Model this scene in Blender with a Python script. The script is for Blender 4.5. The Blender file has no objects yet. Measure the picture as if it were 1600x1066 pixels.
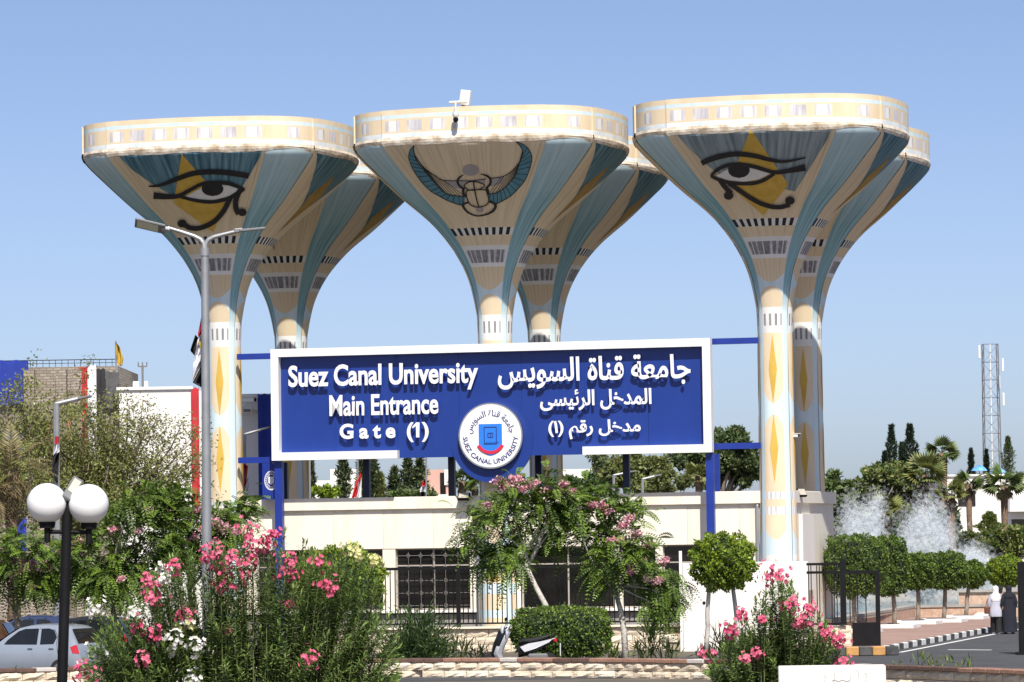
import bpy, bmesh, math, random
import numpy as np
from mathutils import Vector, Matrix
from mathutils.bvhtree import BVHTree

R = math.radians
scene = bpy.context.scene
COL = scene.collection

# ------------------------------------------------------------------ camera
F = 6200.0                       # focal length in photo pixels (1600 wide)
EYE = 3.8
cam_d = bpy.data.cameras.new('camera')
cam = bpy.data.objects.new('camera', cam_d)
COL.objects.link(cam)
cam_d.sensor_width = 36.0
cam_d.lens = F / 1600.0 * 36.0
cam_d.clip_start = 1.0
cam_d.clip_end = 6000.0
CROT = Matrix.Rotation(R(90) + math.atan(300 / F), 3, 'X') @ Matrix.Rotation(R(-0.85), 3, 'Z')
cam.matrix_world = Matrix.Translation((0, 0, EYE)) @ CROT.to_4x4()
scene.camera = cam

# ------------------------------------------------------------------ light
SUN_EL, SUN_AZ = R(51), R(9)      # azimuth: to the right of straight behind the camera
sdir = Vector((math.sin(SUN_AZ) * math.cos(SUN_EL), -math.cos(SUN_AZ) * math.cos(SUN_EL), math.sin(SUN_EL)))
sun_d = bpy.data.lights.new('sun', 'SUN')
sun_d.energy = 4.6
sun_d.angle = R(0.53)
sun_d.color = (1.0, 0.95, 0.87)
sun = bpy.data.objects.new('sun', sun_d)
COL.objects.link(sun)
sun.rotation_euler = sdir.to_track_quat('Z', 'Y').to_euler()
world = bpy.data.worlds.new('World')
scene.world = world
world.use_nodes = True
wn, wl = world.node_tree.nodes, world.node_tree.links
bg = wn['Background']
sky = wn.new('ShaderNodeTexSky')
sky.sky_type = 'NISHITA'
sky.sun_disc = False
sky.sun_elevation = SUN_EL
sky.sun_rotation = math.atan2(sdir.x, sdir.y)
sky.altitude = 0
sky.air_density = 0.5
sky.dust_density = 1.0
sky.ozone_density = 2.5
tint = wn.new('ShaderNodeMix')
tint.data_type = 'RGBA'
tint.blend_type = 'MULTIPLY'
tint.inputs['Factor'].default_value = 1.0
tint.inputs['B'].default_value = (1.06, 0.97, 0.96, 1)
wl.new(sky.outputs[0], tint.inputs['A'])
wl.new(tint.outputs['Result'], bg.inputs[0])
bg.inputs[1].default_value = 0.112
scene.view_settings.view_transform = 'Standard'
scene.view_settings.look = 'None'
scene.view_settings.exposure = 0.42
scene.view_settings.gamma = 1.0
scene.view_settings.use_curve_mapping = False
scene.cycles.max_bounces = 6
scene.cycles.transparent_max_bounces = 48

# ------------------------------------------------------------------ pixel helpers (photo pixels -> places in the world)
def ray(px, py):
    return CROT @ Vector(((px - 800) / F, -(py - 533) / F, -1.0))
def at(px, py, Y):
    d = ray(px, py)
    t = Y / d.y
    return Vector((d.x * t, Y, EYE + d.z * t))
def hitz(px, py, z):
    d = ray(px, py)
    t = (z - EYE) / d.z
    return Vector((d.x * t, d.y * t, z))
def xat(px, Y, z):
    p = at(px, 833, Y)
    for _ in range(4):
        q = at(px, 833 - (z - EYE) * F / Y, Y)
        p = q
    return Vector((p.x, Y, z))

# ------------------------------------------------------------------ materials
MATS = {}
def material(name, col, rough=0.7, var=0.12, scale=3.0, bump=0.0, bscale=None, metal=0.0, col2=None, stretch=None,
             island=0.0, trans=0.0, streak=None, coat=0.0, spec=0.5, coords='Object', polar=None, detail=6.0, contrast=(0.3, 0.7)):
    m = bpy.data.materials.new(name)
    m.use_nodes = True
    n, l = m.node_tree.nodes, m.node_tree.links
    b = n['Principled BSDF']
    b.inputs['Roughness'].default_value = rough
    b.inputs['Metallic'].default_value = metal
    b.inputs['Specular IOR Level'].default_value = spec
    if coat:
        b.inputs['Coat Weight'].default_value = coat
        b.inputs['Coat Roughness'].default_value = 0.05
    tc = n.new('ShaderNodeTexCoord')
    mp = n.new('ShaderNodeMapping')
    l.new(tc.outputs[coords], mp.inputs[0])
    if stretch:
        mp.inputs['Scale'].default_value = stretch
    if polar:                                  # streaks run down the funnel: angle round the axis, height
        sp = n.new('ShaderNodeSeparateXYZ')
        l.new(tc.outputs['Object'], sp.inputs[0])
        an = n.new('ShaderNodeMath'); an.operation = 'ARCTAN2'
        l.new(sp.outputs[0], an.inputs[0]); l.new(sp.outputs[1], an.inputs[1])
        cb_ = n.new('ShaderNodeCombineXYZ')
        l.new(an.outputs[0], cb_.inputs[0]); l.new(sp.outputs[2], cb_.inputs[1])
        l.new(cb_.outputs[0], mp.inputs[0])
        mp.inputs['Scale'].default_value = (polar[0], polar[1], 1)
    tx = n.new('ShaderNodeTexNoise')
    tx.inputs['Scale'].default_value = scale
    tx.inputs['Detail'].default_value = detail
    tx.inputs['Roughness'].default_value = 0.62
    l.new(mp.outputs[0], tx.inputs['Vector'])
    c = Vector(col)
    if col2 is None:
        ca, cb = c * (1 - var), c * (1 + var)
    else:
        ca, cb = c, Vector(col2)
    rp = n.new('ShaderNodeValToRGB')
    rp.color_ramp.elements[0].position = contrast[0]
    rp.color_ramp.elements[1].position = contrast[1]
    rp.color_ramp.elements[0].color = (*[min(1, max(0, v)) for v in ca], 1)
    rp.color_ramp.elements[1].color = (*[min(1, max(0, v)) for v in cb], 1)
    l.new(tx.outputs['Fac'], rp.inputs[0])
    out = rp.outputs[0]
    if island:
        g = n.new('ShaderNodeNewGeometry')
        mr = n.new('ShaderNodeMapRange')
        mr.inputs['To Min'].default_value = 1 - island
        mr.inputs['To Max'].default_value = 1 + island
        l.new(g.outputs['Random Per Island'], mr.inputs['Value'])
        hs = n.new('ShaderNodeHueSaturation')
        l.new(mr.outputs[0], hs.inputs['Value'])
        l.new(out, hs.inputs['Color'])
        out = hs.outputs[0]
    if streak:                                 # thin run-off streaks and formwork lines down the funnel
        m3 = n.new('ShaderNodeMapping')
        l.new(cb_.outputs[0], m3.inputs[0])
        m3.inputs['Scale'].default_value = (streak[0], streak[1], 1)
        t3 = n.new('ShaderNodeTexNoise')
        t3.inputs['Scale'].default_value = 1.0
        t3.inputs['Detail'].default_value = 3
        l.new(m3.outputs[0], t3.inputs['Vector'])
        r3 = n.new('ShaderNodeValToRGB')
        r3.color_ramp.elements[0].position = 0.30
        r3.color_ramp.elements[0].color = (1 - streak[2], 1 - streak[2] * 1.1, 1 - streak[2] * 1.2, 1)
        r3.color_ramp.elements[1].position = 0.48
        r3.color_ramp.elements[1].color = (1, 1, 1, 1)
        l.new(t3.outputs['Fac'], r3.inputs[0])
        mm = n.new('ShaderNodeMix'); mm.data_type = 'RGBA'; mm.blend_type = 'MULTIPLY'
        mm.inputs['Factor'].default_value = 1.0
        l.new(out, mm.inputs['A']); l.new(r3.outputs[0], mm.inputs['B'])
        out = mm.outputs['Result']
    l.new(out, b.inputs['Base Color'])
    if bump:
        t2 = n.new('ShaderNodeTexNoise')
        t2.inputs['Scale'].default_value = bscale or scale * 6
        t2.inputs['Detail'].default_value = 5
        l.new(mp.outputs[0], t2.inputs['Vector'])
        bp = n.new('ShaderNodeBump')
        bp.inputs['Strength'].default_value = bump
        bp.inputs['Distance'].default_value = 0.05
        l.new(t2.outputs['Fac'], bp.inputs['Height'])
        l.new(bp.outputs[0], b.inputs['Normal'])
    if trans:
        tr = n.new('ShaderNodeBsdfTranslucent')
        l.new(out, tr.inputs[0])
        mx = n.new('ShaderNodeMixShader')
        mx.inputs[0].default_value = trans
        l.new(b.outputs[0], mx.inputs[1])
        l.new(tr.outputs[0], mx.inputs[2])
        l.new(mx.outputs[0], n['Material Output'].inputs[0])
    MATS[name] = m
    return m

def M(name):
    return MATS[name]

# ------------------------------------------------------------------ object helpers
def tag(o, label=None, cat=None, group=None, kind=None):
    if label: o['label'] = label
    if cat: o['category'] = cat
    if group: o['group'] = group
    if kind: o['kind'] = kind
    return o
def empty(name, loc=(0, 0, 0), rz=0.0, label=None, cat=None, group=None):
    o = bpy.data.objects.new(name, None)
    o.empty_display_size = 0.2
    COL.objects.link(o)
    o.location = loc
    o.rotation_euler = (0, 0, rz)
    return tag(o, label, cat, group)
def link(name, me, parent=None, loc=None, rot=None, scale=None):
    o = bpy.data.objects.new(name, me)
    COL.objects.link(o)
    if parent: o.parent = parent
    if loc is not None: o.location = loc
    if rot is not None: o.rotation_euler = rot
    if scale is not None: o.scale = scale
    return o
def copy_tree(o, parent=None):
    c = o.copy()
    COL.objects.link(c)
    c.parent = parent
    for ch in list(o.children):
        copy_tree(ch, c)
    return c

class MB:
    def __init__(s):
        s.v, s.f, s.m = [], [], []
    def add(s, vs, fs, mi=0, T=None):
        k = len(s.v)
        for p in vs:
            p = Vector(p)
            s.v.append(tuple(T @ p) if T is not None else tuple(p))
        for f in fs:
            s.f.append([i + k for i in f])
            s.m.append(mi)
        return s
    def box(s, c, d, mi=0, T=None, bev=0.0):
        x, y, z = c
        a, b, h = d[0] / 2, d[1] / 2, d[2] / 2
        if bev <= 0:
            vs = [(x + i * a, y + j * b, z + k * h) for k in (-1, 1) for j in (-1, 1) for i in (-1, 1)]
            fs = [(0, 2, 3, 1), (4, 5, 7, 6), (0, 1, 5, 4), (2, 6, 7, 3), (0, 4, 6, 2), (1, 3, 7, 5)]
            return s.add(vs, fs, mi, T)
        e = min(bev, a * .9, b * .9, h * .9)
        bm = bmesh.new()
        bmesh.ops.create_cube(bm, size=1)
        for q in bm.verts:
            q.co = Vector((x + q.co.x * 2 * a, y + q.co.y * 2 * b, z + q.co.z * 2 * h))
        bmesh.ops.bevel(bm, geom=bm.edges[:], offset=e, segments=1, affect='EDGES')
        s.bm(bm, mi, T)
        return s
    def bm(s, bm, mi=0, T=None):
        bm.verts.index_update()
        s.add([q.co for q in bm.verts], [[q.index for q in f.verts] for f in bm.faces], mi, T)
        bm.free()
        return s
    def tube(s, pts, rad, n=8, mi=0, T=None, cap=True):
        pts = [Vector(p) for p in pts]
        if not isinstance(rad, (list, tuple)): rad = [rad] * len(pts)
        vs, fs = [], []
        up = None
        for i, p in enumerate(pts):
            d = (pts[min(i + 1, len(pts) - 1)] - pts[max(i - 1, 0)])
            d = d.normalized() if d.length > 1e-9 else Vector((0, 0, 1))
            if up is None:
                a = d.orthogonal().normalized()
            else:
                a = up - d * up.dot(d)
                a = a.normalized() if a.length > 1e-6 else d.orthogonal().normalized()
            up = a
            b = d.cross(a)
            for k in range(n):
                t = 2 * math.pi * k / n
                vs.append(p + (a * math.cos(t) + b * math.sin(t)) * rad[i])
        for i in range(len(pts) - 1):
            for k in range(n):
                k2 = (k + 1) % n
                fs.append((i * n + k, i * n + k2, (i + 1) * n + k2, (i + 1) * n + k))
        if cap:
            fs.append(tuple(reversed(range(n))))
            fs.append(tuple(range((len(pts) - 1) * n, len(pts) * n)))
        return s.add(vs, fs, mi, T)
    def lathe(s, prof, n=20, mi=0, T=None, c=(0, 0, 0)):
        vs, fs = [], []
        for r, z in prof:
            for k in range(n):
                t = 2 * math.pi * k / n
                vs.append((c[0] + r * math.cos(t), c[1] + r * math.sin(t), c[2] + z))
        for i in range(len(prof) - 1):
            for k in range(n):
                k2 = (k + 1) % n
                fs.append((i * n + k, i * n + k2, (i + 1) * n + k2, (i + 1) * n + k))
        return s.add(vs, fs, mi, T)
    def loft(s, rings, mi=0, T=None, cap=True):
        n = len(rings[0])
        vs = [p for r in rings for p in r]
        fs = []
        for i in range(len(rings) - 1):
            for k in range(n):
                k2 = (k + 1) % n
                fs.append((i * n + k, i * n + k2, (i + 1) * n + k2, (i + 1) * n + k))
        if cap:
            fs.append(tuple(reversed(range(n))))
            fs.append(tuple(range((len(rings) - 1) * n, len(rings) * n)))
        return s.add(vs, fs, mi, T)
    def prism(s, poly, y0, y1, mi=0, T=None):      # polygon in x,z extruded along y
        n = len(poly)
        vs = [(p[0], y0, p[1]) for p in poly] + [(p[0], y1, p[1]) for p in poly]
        fs = [tuple(range(n)), tuple(reversed(range(n, 2 * n)))]
        for i in range(n):
            j = (i + 1) % n
            fs.append((j, i, n + i, n + j))
        return s.add(vs, fs, mi, T)
    def mesh(s, name, mats, smooth=False, angle=None):
        me = bpy.data.meshes.new(name)
        me.from_pydata(s.v, [], s.f)
        for m in (mats if isinstance(mats, (list, tuple)) else [mats]):
            me.materials.append(M(m) if isinstance(m, str) else m)
        me.polygons.foreach_set('material_index', s.m)
        if smooth:
            me.polygons.foreach_set('use_smooth', [True] * len(s.f))
        me.update()
        if angle is not None:
            me.set_sharp_from_angle(angle=R(angle))
        return me
    def build(s, name, mats, parent=None, smooth=False, angle=None, fix=True, **k):
        me = s.mesh(name, mats, smooth, angle)
        if fix:
            bm = bmesh.new()
            bm.from_mesh(me)
            bmesh.ops.recalc_face_normals(bm, faces=bm.faces)
            bm.to_mesh(me)
            bm.free()
        return link(name, me, parent, **k)

def quads_mesh(name, P, mats, mi=None):
    """P: (n,4,3) array of quads"""
    n = len(P)
    me = bpy.data.meshes.new(name)
    me.vertices.add(n * 4)
    me.vertices.foreach_set('co', np.ascontiguousarray(P, dtype=np.float32).ravel())
    me.loops.add(n * 4)
    me.loops.foreach_set('vertex_index', np.arange(n * 4, dtype=np.int32))
    me.polygons.add(n)
    me.polygons.foreach_set('loop_start', np.arange(0, n * 4, 4, dtype=np.int32))
    me.polygons.foreach_set('loop_total', np.full(n, 4, dtype=np.int32))
    for m in (mats if isinstance(mats, (list, tuple)) else [mats]):
        me.materials.append(M(m))
    if mi is not None:
        me.polygons.foreach_set('material_index', np.asarray(mi, dtype=np.int32))
    me.update()
    me.validate()
    return me

# ------------------------------------------------------------------ palette
material('tan', (0.68, 0.54, 0.35), 0.85, col2=(0.81, 0.68, 0.475), scale=1.5, polar=(9, 0.22), streak=(55, 0.35, 0.2), bump=0.08, bscale=6)
material('tan_lit', (0.70, 0.56, 0.37), 0.85, col2=(0.80, 0.675, 0.48), scale=1.3, stretch=(1.5, 1.5, 0.4), bump=0.06, bscale=8)  # same paint as tan, sunlit copy: paler and without streaks for parapet and shaft
material('tan_rough', (0.40, 0.31, 0.21), 0.9, col2=(0.80, 0.72, 0.60), scale=2.2, contrast=(0.36, 0.6), bump=0.4, bscale=9)
material('teal', (0.09, 0.25, 0.31), 0.85, col2=(0.32, 0.53, 0.59), scale=1.6, polar=(14, 0.2), streak=(60, 0.4, 0.3), contrast=(0.34, 0.62))
material('teal_deep', (0.035, 0.12, 0.17), 0.85, col2=(0.21, 0.36, 0.42), scale=2.0, polar=(15, 0.22), contrast=(0.38, 0.68))
material('teal_grey', (0.11, 0.17, 0.19), 0.85, col2=(0.34, 0.40, 0.42), scale=2.0, polar=(15, 0.22), contrast=(0.32, 0.62))
material('sky_paint', (0.50, 0.66, 0.72), 0.85, col2=(0.70, 0.80, 0.83), scale=1.8, stretch=(2, 2, 0.3))
material('sky_white', (0.56, 0.68, 0.72), 0.85, col2=(0.80, 0.82, 0.82), scale=2.5, contrast=(0.35, 0.6))
material('white_paint', (0.76, 0.75, 0.72), 0.85, var=0.06, scale=2.0)
material('lilac_paint', (0.38, 0.37, 0.40), 0.85, col2=(0.78, 0.75, 0.76), scale=2.5, stretch=(3, 3, 0.4))
material('grey_paint', (0.12, 0.12, 0.13), 0.85, col2=(0.36, 0.35, 0.36), scale=2.5, stretch=(4, 4, 0.3))
material('black_paint', (0.012, 0.012, 0.014), 0.7, var=0.3)
material('ochre', (0.55, 0.34, 0.045), 0.8, col2=(0.68, 0.45, 0.09), scale=2.0, stretch=(2, 2, 0.3))
material('ochre_dark', (0.30, 0.17, 0.03), 0.8, col2=(0.46, 0.29, 0.06), scale=2.0, stretch=(2, 2, 0.3))
material('sign_blue', (0.0075, 0.032, 0.205), 0.38, col2=(0.011, 0.042, 0.25), scale=0.5, stretch=(1.2, 1, 0.35), bump=0.03, bscale=1.2)
material('blue_steel', (0.012, 0.035, 0.26), 0.4, var=0.15, scale=2)
material('navy', (0.008, 0.012, 0.06), 0.4, var=0.2)  # blue steel again, darkened in the colour for the shade behind the sign
material('sign_white', (0.80, 0.80, 0.79), 0.5, var=0.05, scale=1.5)
material('cream', (0.70, 0.62, 0.49), 0.85, col2=(0.84, 0.785, 0.67), scale=1.1, stretch=(1.6, 1, 0.18), contrast=(0.2, 0.55), bump=0.05, bscale=20)
material('white_wall', (0.80, 0.77, 0.71), 0.85, var=0.05, scale=0.7, stretch=(1, 1, 0.3))
material('grey_wall', (0.30, 0.28, 0.26), 0.9, var=0.2, scale=3, bump=0.2)
material('glass_dark', (0.012, 0.011, 0.010), 0.12, var=0.5, scale=1.2)
material('interior', (0.035, 0.026, 0.02), 0.8, col2=(0.11, 0.07, 0.045), scale=1.0)
material('wood_board', (0.23, 0.11, 0.05), 0.6, var=0.25, scale=3)
material('iron', (0.007, 0.007, 0.008), 0.6, var=0.3, spec=0.2)
material('chrome', (0.62, 0.60, 0.57), 0.25, metal=1.0, var=0.05)
material('galv', (0.36, 0.37, 0.38), 0.45, metal=0.55, var=0.15, scale=2)
material('cam_white', (0.78, 0.78, 0.76), 0.4, var=0.04)
# ------------------------------------------------------------------ gate frame
TH = R(13)
P3 = at(1213, 640, 133.0)
SP, SD = 9.65, 10.2                      # spacing of the towers along and across the gate
GO = Vector((P3.x - SP * math.cos(TH), P3.y + SP * math.sin(TH), 0))
GM = Matrix.Translation(GO) @ Matrix.Rotation(-TH, 4, 'Z')
GI = GM.inverted()
def gate_hit(px, py, v):
    o = GI @ Vector((0, 0, EYE))
    d = GI.to_3x3() @ ray(px, py)
    t = (v - o.y) / d.y
    p = o + d * t
    return Vector((p.x, v, p.z))

# ------------------------------------------------------------------ lotus towers
PROF = [(18.0, 4.53), (16.98, 4.53), (16.85, 4.53), (16.68, 4.48), (16.45, 4.28), (15.92, 3.75), (15.2, 3.00), (14.5, 2.20), (13.97, 1.72),
        (13.24, 1.24), (12.5, 0.90), (11.72, 0.70), (11.2, 0.61), (10.4, 0.58), (6, 0.60), (2.5, 0.64), (0, 0.68), (-1, 0.68)]
def prof(z):
    n = len(PROF)
    for i in range(n - 1):
        (z0, a0), (z1, a1) = PROF[i], PROF[i + 1]
        if z <= z0 and z >= z1:
            if z0 > 16.4 or z0 < 12:
                return a0 + (a1 - a0) * (z - z0) / (z1 - z0)
            zm, am = PROF[max(i - 1, 3)]
            zp, ap = PROF[min(i + 2, n - 1)]
            m0 = (a1 - am) / (z1 - zm)
            m1 = (ap - a0) / (zp - z0)
            h = z1 - z0
            t = (z - z0) / h
            return ((2*t**3 - 3*t*t + 1) * a0 + (t**3 - 2*t*t + t) * h * m0 + (-2*t**3 + 3*t*t) * a1 + (t**3 - t*t) * h * m1)
    return PROF[0][1]
def surf(kind, side, s, z, off=0.0):
    A = prof(z)
    k = A / 4.62
    if kind == 'face':
        p = Vector((s * 2.85, -(4.20 + 0.44 * (1 - s * s))))
        a = s * R(33.7)
    else:
        t = (s + 1) / 2
        o = -0.04 + 0.22 * (1 - s * s)
        p = Vector((2.85 + 1.35 * t + o * 0.707, -4.20 + 1.35 * t - o * 0.707))
        a = R(45) + s * R(11.3)
    w = min(1, max(0, (A - 0.62) / 1.3))
    w = w * w * (3 - 2 * w)
    rr = A - (0.02 if kind == 'rib' else 0)
    p = p * k * w + Vector((math.sin(a), -math.cos(a))) * rr * (1 - w)
    if off:
        p = p * (1 + off / p.length)
    c, q = math.cos(side * math.pi / 2), math.sin(side * math.pi / 2)
    return Vector((p.x * c - p.y * q, p.x * q + p.y * c, z))

FM = ['tan', 'teal', 'sky_paint', 'white_paint', 'lilac_paint', 'grey_paint', 'black_paint', 'tan_rough', 'teal_grey', 'sky_white', 'tan_lit']
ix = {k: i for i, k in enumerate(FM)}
SEGS = [  # z0, bend0, z1, bend1, pattern, rows
    (16.85, 0, 14.10, 0, 'tan', 34), (14.10, 0, 13.86, 0, 'dash', 2), (13.86, 0, 13.53, 0, 'tan', 4), (13.53, 0, 13.38, 0, 'white_paint', 2),
    (13.38, 0, 12.96, 0, 'panel', 4), (12.96, 0, 12.83, 0, 'white_paint', 2), (12.83, 0, 12.05, .32, 'tan', 6), (12.05, .32, 11.92, -.32, 'sky_paint', 4),
    (11.92, -.32, 11.22, 0, 'tan', 6), (11.22, 0, 11.0, 0, 'white_paint', 1), (11.0, 0, 10.6, 0, 'bars', 1), (10.6, 0, 10.36, 0, 'white_paint', 1),
    (10.36, 0, 8.0, .45, 'tan', 4), (8.0, .45, 7.62, -.45, 'sky_paint', 4), (7.62, -.45, 5.05, 0, 'tan', 4), (5.05, 0, 4.8, 0, 'soft', 1),
    (4.8, 0, 4.55, 0, 'tan', 1), (4.55, 0, 4.28, 0, 'soft', 1), (4.28, 0, 3.45, .35, 'tan', 3), (3.45, .35, 2.95, 0, 'sky_paint', 2), (2.95, 0, 2.75, 0, 'white_paint', 1),
    (2.75, 0, 2.55, 0, 'sky_paint', 1), (2.55, 0, 2.1, 0, 'tan', 1), (2.1, 0, 1.75, 0, 'sky_paint', 1), (1.75, 0, 1.2, 0, 'tan', 1), (1.2, 0, 0.95, 0, 'sky_paint', 1),
    (0.95, 0, 0.5, 0, 'tan', 1), (0.5, 0, -0.3, 0, 'sky_paint', 1)]
def face_mesh(side):
    mb = MB()
    N = 36
    for z0, b0, z1, b1, pat, rows in SEGS:
        k0 = len(mb.v)
        for r in range(rows + 1):
            t = r / rows
            for i in range(N + 1):
                s = -1 + 2 * i / N
                mb.v.append(tuple(surf('face', side, s, z0 + (z1 - z0) * t + (b0 + (b1 - b0) * t) * s * s)))
        for r in range(rows):
            for i in range(N):
                a = k0 + r * (N + 1) + i
                mb.f.append((a, a + N + 1, a + N + 2, a + 1))
                if pat == 'dash': q = 'black_paint' if (i // 2) % 2 == 0 else 'white_paint'
                elif pat == 'panel': q = ('white_paint' if i in (0, 1, 34, 35) else 'grey_paint' if i % 12 in (3, 4, 10, 11) else 'lilac_paint' if i % 12 in (2, 9) else 'grey_paint' if i % 5 else 'lilac_paint')
                elif pat == 'bars': q = 'grey_paint' if i % 10 in (3, 4, 5, 6) and 1 < i < 35 else 'white_paint'
                elif pat == 'soft': q = 'lilac_paint' if i % 8 in (2, 3, 4) else 'white_paint'
                else: q = pat
                if q == 'tan' and z0 < 12: q = 'tan_lit'
                mb.m.append(ix[q])
    return mb.mesh('face', FM, smooth=True)
def rib_mesh(side):
    mb = MB()
    zs = [16.85 - 2.75 * i / 30 for i in range(31)] + [14.1 - 3.1 * i / 24 for i in range(1, 25)] + [9, 6, 4, 2, 0, -.3]
    N = 8
    for z in zs:
        for i in range(N + 1):
            mb.v.append(tuple(surf('rib', side, -1 + 2 * i / N, z)))
    for r in range(len(zs) - 1):
        for i in range(N):
            a = r * (N + 1) + i
            mb.f.append((a, a + N + 1, a + N + 2, a + 1))
            mb.m.append(0)
    return mb.mesh('rib', ['rib_paint'], smooth=True)
PSEG = [(17.92, 17.75, 'tan'), (17.75, 17.63, 'sky_paint'), (17.63, 17.56, 'tan'), (17.56, 17.20, 'panel'), (17.20, 17.14, 'tan'), (17.14, 16.99, 'sky_white'),
        (16.99, 16.90, 'tan_rough'), (16.90, 16.81, 'tan_rough'), (16.81, 16.72, 'tan_rough')]
def parapet_mesh():
    mb = MB()
    rnd = random.Random(5)
    ring_top = []
    for side in range(4):
        for kind, N in (('face', 42), ('rib', 12)):
            for z0, z1, pat in PSEG:
                k0 = len(mb.v)
                for z in (z0, z1):
                    for i in range(N + 1):
                        s = -1 + 2 * i / N
                        o = 0.018 if kind == 'face' else 0.0
                        zz_ = z
                        if z < 16.98:
                            o += {16.90: 0.03, 16.81: 0.022, 16.72: 0.006}[z] + (0.008 * math.sin(i * .5 + side * 2) if z < 16.85 else 0)
                            zz_ = z + (.016 * math.sin(i * .33 + side) + .008 * math.sin(i * 1.1)) * (z < 16.85)
                            if kind == 'rib': zz_ += .10 * (1 - s * s) * (z < 16.85)
                        q_ = surf(kind, side, s, max(z, 16.98), o)
                        mb.v.append((q_.x, q_.y, zz_) if z >= 16.85 else tuple(surf(kind, side, s, zz_, o)))
                if z0 == 17.92:
                    ring_top += [Vector(mb.v[k0 + i]) for i in range(N + 1)]
                for i in range(N):
                    a = k0 + i
                    mb.f.append((a, a + N + 1, a + N + 2, a + 1))
                    q = pat
                    if pat == 'panel':
                        if kind == 'face':
                            j = i % 6
                            q = 'lilac_paint' if j in (1, 4) else 'white_paint' if j in (2, 3) else 'tan'
                            if (i // 6) in (1, 5) and j in (1, 2, 3, 4): q = 'lilac_paint'
                        else:
                            q = 'lilac_paint' if i in (5, 7) else 'white_paint' if i == 6 else 'tan'
                    if q == 'tan': q = 'tan_lit'
                    mb.m.append(ix[q])
    for side in range(4):
        for s_ in (-1, 1):
            for z0, z1, pat in PSEG[:6]:
                a0, a1 = surf('face', side, s_, z0, 0.018), surf('face', side, s_, z1, 0.018)
                b0, b1 = surf('rib', side if s_ > 0 else (side - 1) % 4, -s_, z0, 0.0), surf('rib', side if s_ > 0 else (side - 1) % 4, -s_, z1, 0.0)
                mb.add([a0, a1, b1, b0], [(0, 1, 2, 3)], ix['tan_lit'])
    n = len(ring_top)                                      # coping, inner wall and roof deck
    k0 = len(mb.v)
    for sc, z in ((1.0, 17.92), (0.955, 17.925), (0.955, 17.3), (0.02, 17.3)):
        for p in ring_top: mb.v.append((p.x * sc, p.y * sc, z))
    for r in range(3):
        for i in range(n):
            j = (i + 1) % n
            mb.f.append((k0 + r * n + i, k0 + r * n + j, k0 + (r + 1) * n + j, k0 + (r + 1) * n + i))
            mb.m.append(0)
    return mb.mesh('parapet', FM, smooth=True, angle=25)

def rib_material():
    m = material('rib_paint', (0.12, 0.32, 0.39), 0.85, col2=(0.36, 0.57, 0.62), scale=1.6, polar=(16, 0.2), streak=(60, 0.4, 0.3), contrast=(0.34, 0.62))
    n, l = m.node_tree.nodes, m.node_tree.links
    b = n['Principled BSDF']
    src = b.inputs['Base Color'].links[0].from_socket
    tc = n.new('ShaderNodeTexCoord')
    sx = n.new('ShaderNodeSeparateXYZ')
    l.new(tc.outputs['Object'], sx.inputs[0])
    nz = n.new('ShaderNodeTexNoise')
    nz.inputs['Scale'].default_value = 1.2
    l.new(tc.outputs['Object'], nz.inputs['Vector'])
    ad = n.new('ShaderNodeMath'); ad.operation = 'MULTIPLY_ADD'
    l.new(nz.outputs['Fac'], ad.inputs[0]); ad.inputs[1].default_value = 0.9
    l.new(sx.outputs['Z'], ad.inputs[2])
    mr = n.new('ShaderNodeMapRange')
    mr.inputs['From Min'].default_value = 10; mr.inputs['From Max'].default_value = 18
    l.new(ad.outputs[0], mr.inputs['Value'])
    rp = n.new('ShaderNodeValToRGB')
    e = rp.color_ramp.elements
    e[0].position = 0.17; e[0].color = (1, 1, 1, 1)          # pale on the shaft
    e[1].position = 0.33; e[1].color = (0.0, 0.0, 0.0, 1)
    q = rp.color_ramp.elements.new(0.62); q.color = (0, 0, 0, 1)
    q = rp.color_ramp.elements.new(0.93); q.color = (0.72, 0.72, 0.72, 1)
    l.new(mr.outputs[0], rp.inputs[0])
    mx = n.new('ShaderNodeMix'); mx.data_type = 'RGBA'
    l.new(rp.outputs[0], mx.inputs['Factor'])
    l.new(src, mx.inputs['A'])
    mx.inputs['B'].default_value = (0.60, 0.72, 0.76, 1)
    l.new(mx.outputs['Result'], b.inputs['Base Color'])
rib_material()

FACE = [face_mesh(i) for i in range(4)]
RIB = [rib_mesh(i) for i in range(4)]
PARA = parapet_mesh()

def sz_fill(mb, side, poly, off, mi=0, nz=26, ns=6):      # polygon in (s, z) laid on a face
    zs = [p[1] for p in poly]
    z0, z1 = min(zs) + 1e-4, max(zs) - 1e-4
    rows = []
    for r in range(nz + 1):
        z = z0 + (z1 - z0) * r / nz
        xs = []
        for i in range(len(poly)):
            (a, za), (b, zb) = poly[i], poly[(i + 1) % len(poly)]
            if (za <= z) != (zb <= z): xs.append(a + (b - a) * (z - za) / (zb - za))
        xs.sort()
        if len(xs) >= 2:
            rows.append([surf('face', side, xs[0] + (xs[-1] - xs[0]) * k / ns, z, off) for k in range(ns + 1)])
    vs = [p for r in rows for p in r]
    fs = [(r * (ns + 1) + k, r * (ns + 1) + k + 1, (r + 1) * (ns + 1) + k + 1, (r + 1) * (ns + 1) + k) for r in range(len(rows) - 1) for k in range(ns)]
    mb.add(vs, fs, mi)
DIA = {}
def diamonds(side):
    if side not in DIA:
        DIA[side] = []
        for poly in [[(0, zc - h), (0.40, zc), (0, zc + h), (-0.40, zc)] for zc, h in ((9.15, 1.17), (6.5, 1.17))] + [[(-0.45, 2.2), (0.45, 2.2), (0, 2.85)]]:
            mb = MB()
            sz_fill(mb, side, poly, 0.012)
            DIA[side].append(mb.mesh('painted_diamond', ['ochre'], smooth=True))
    return DIA[side]
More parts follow.
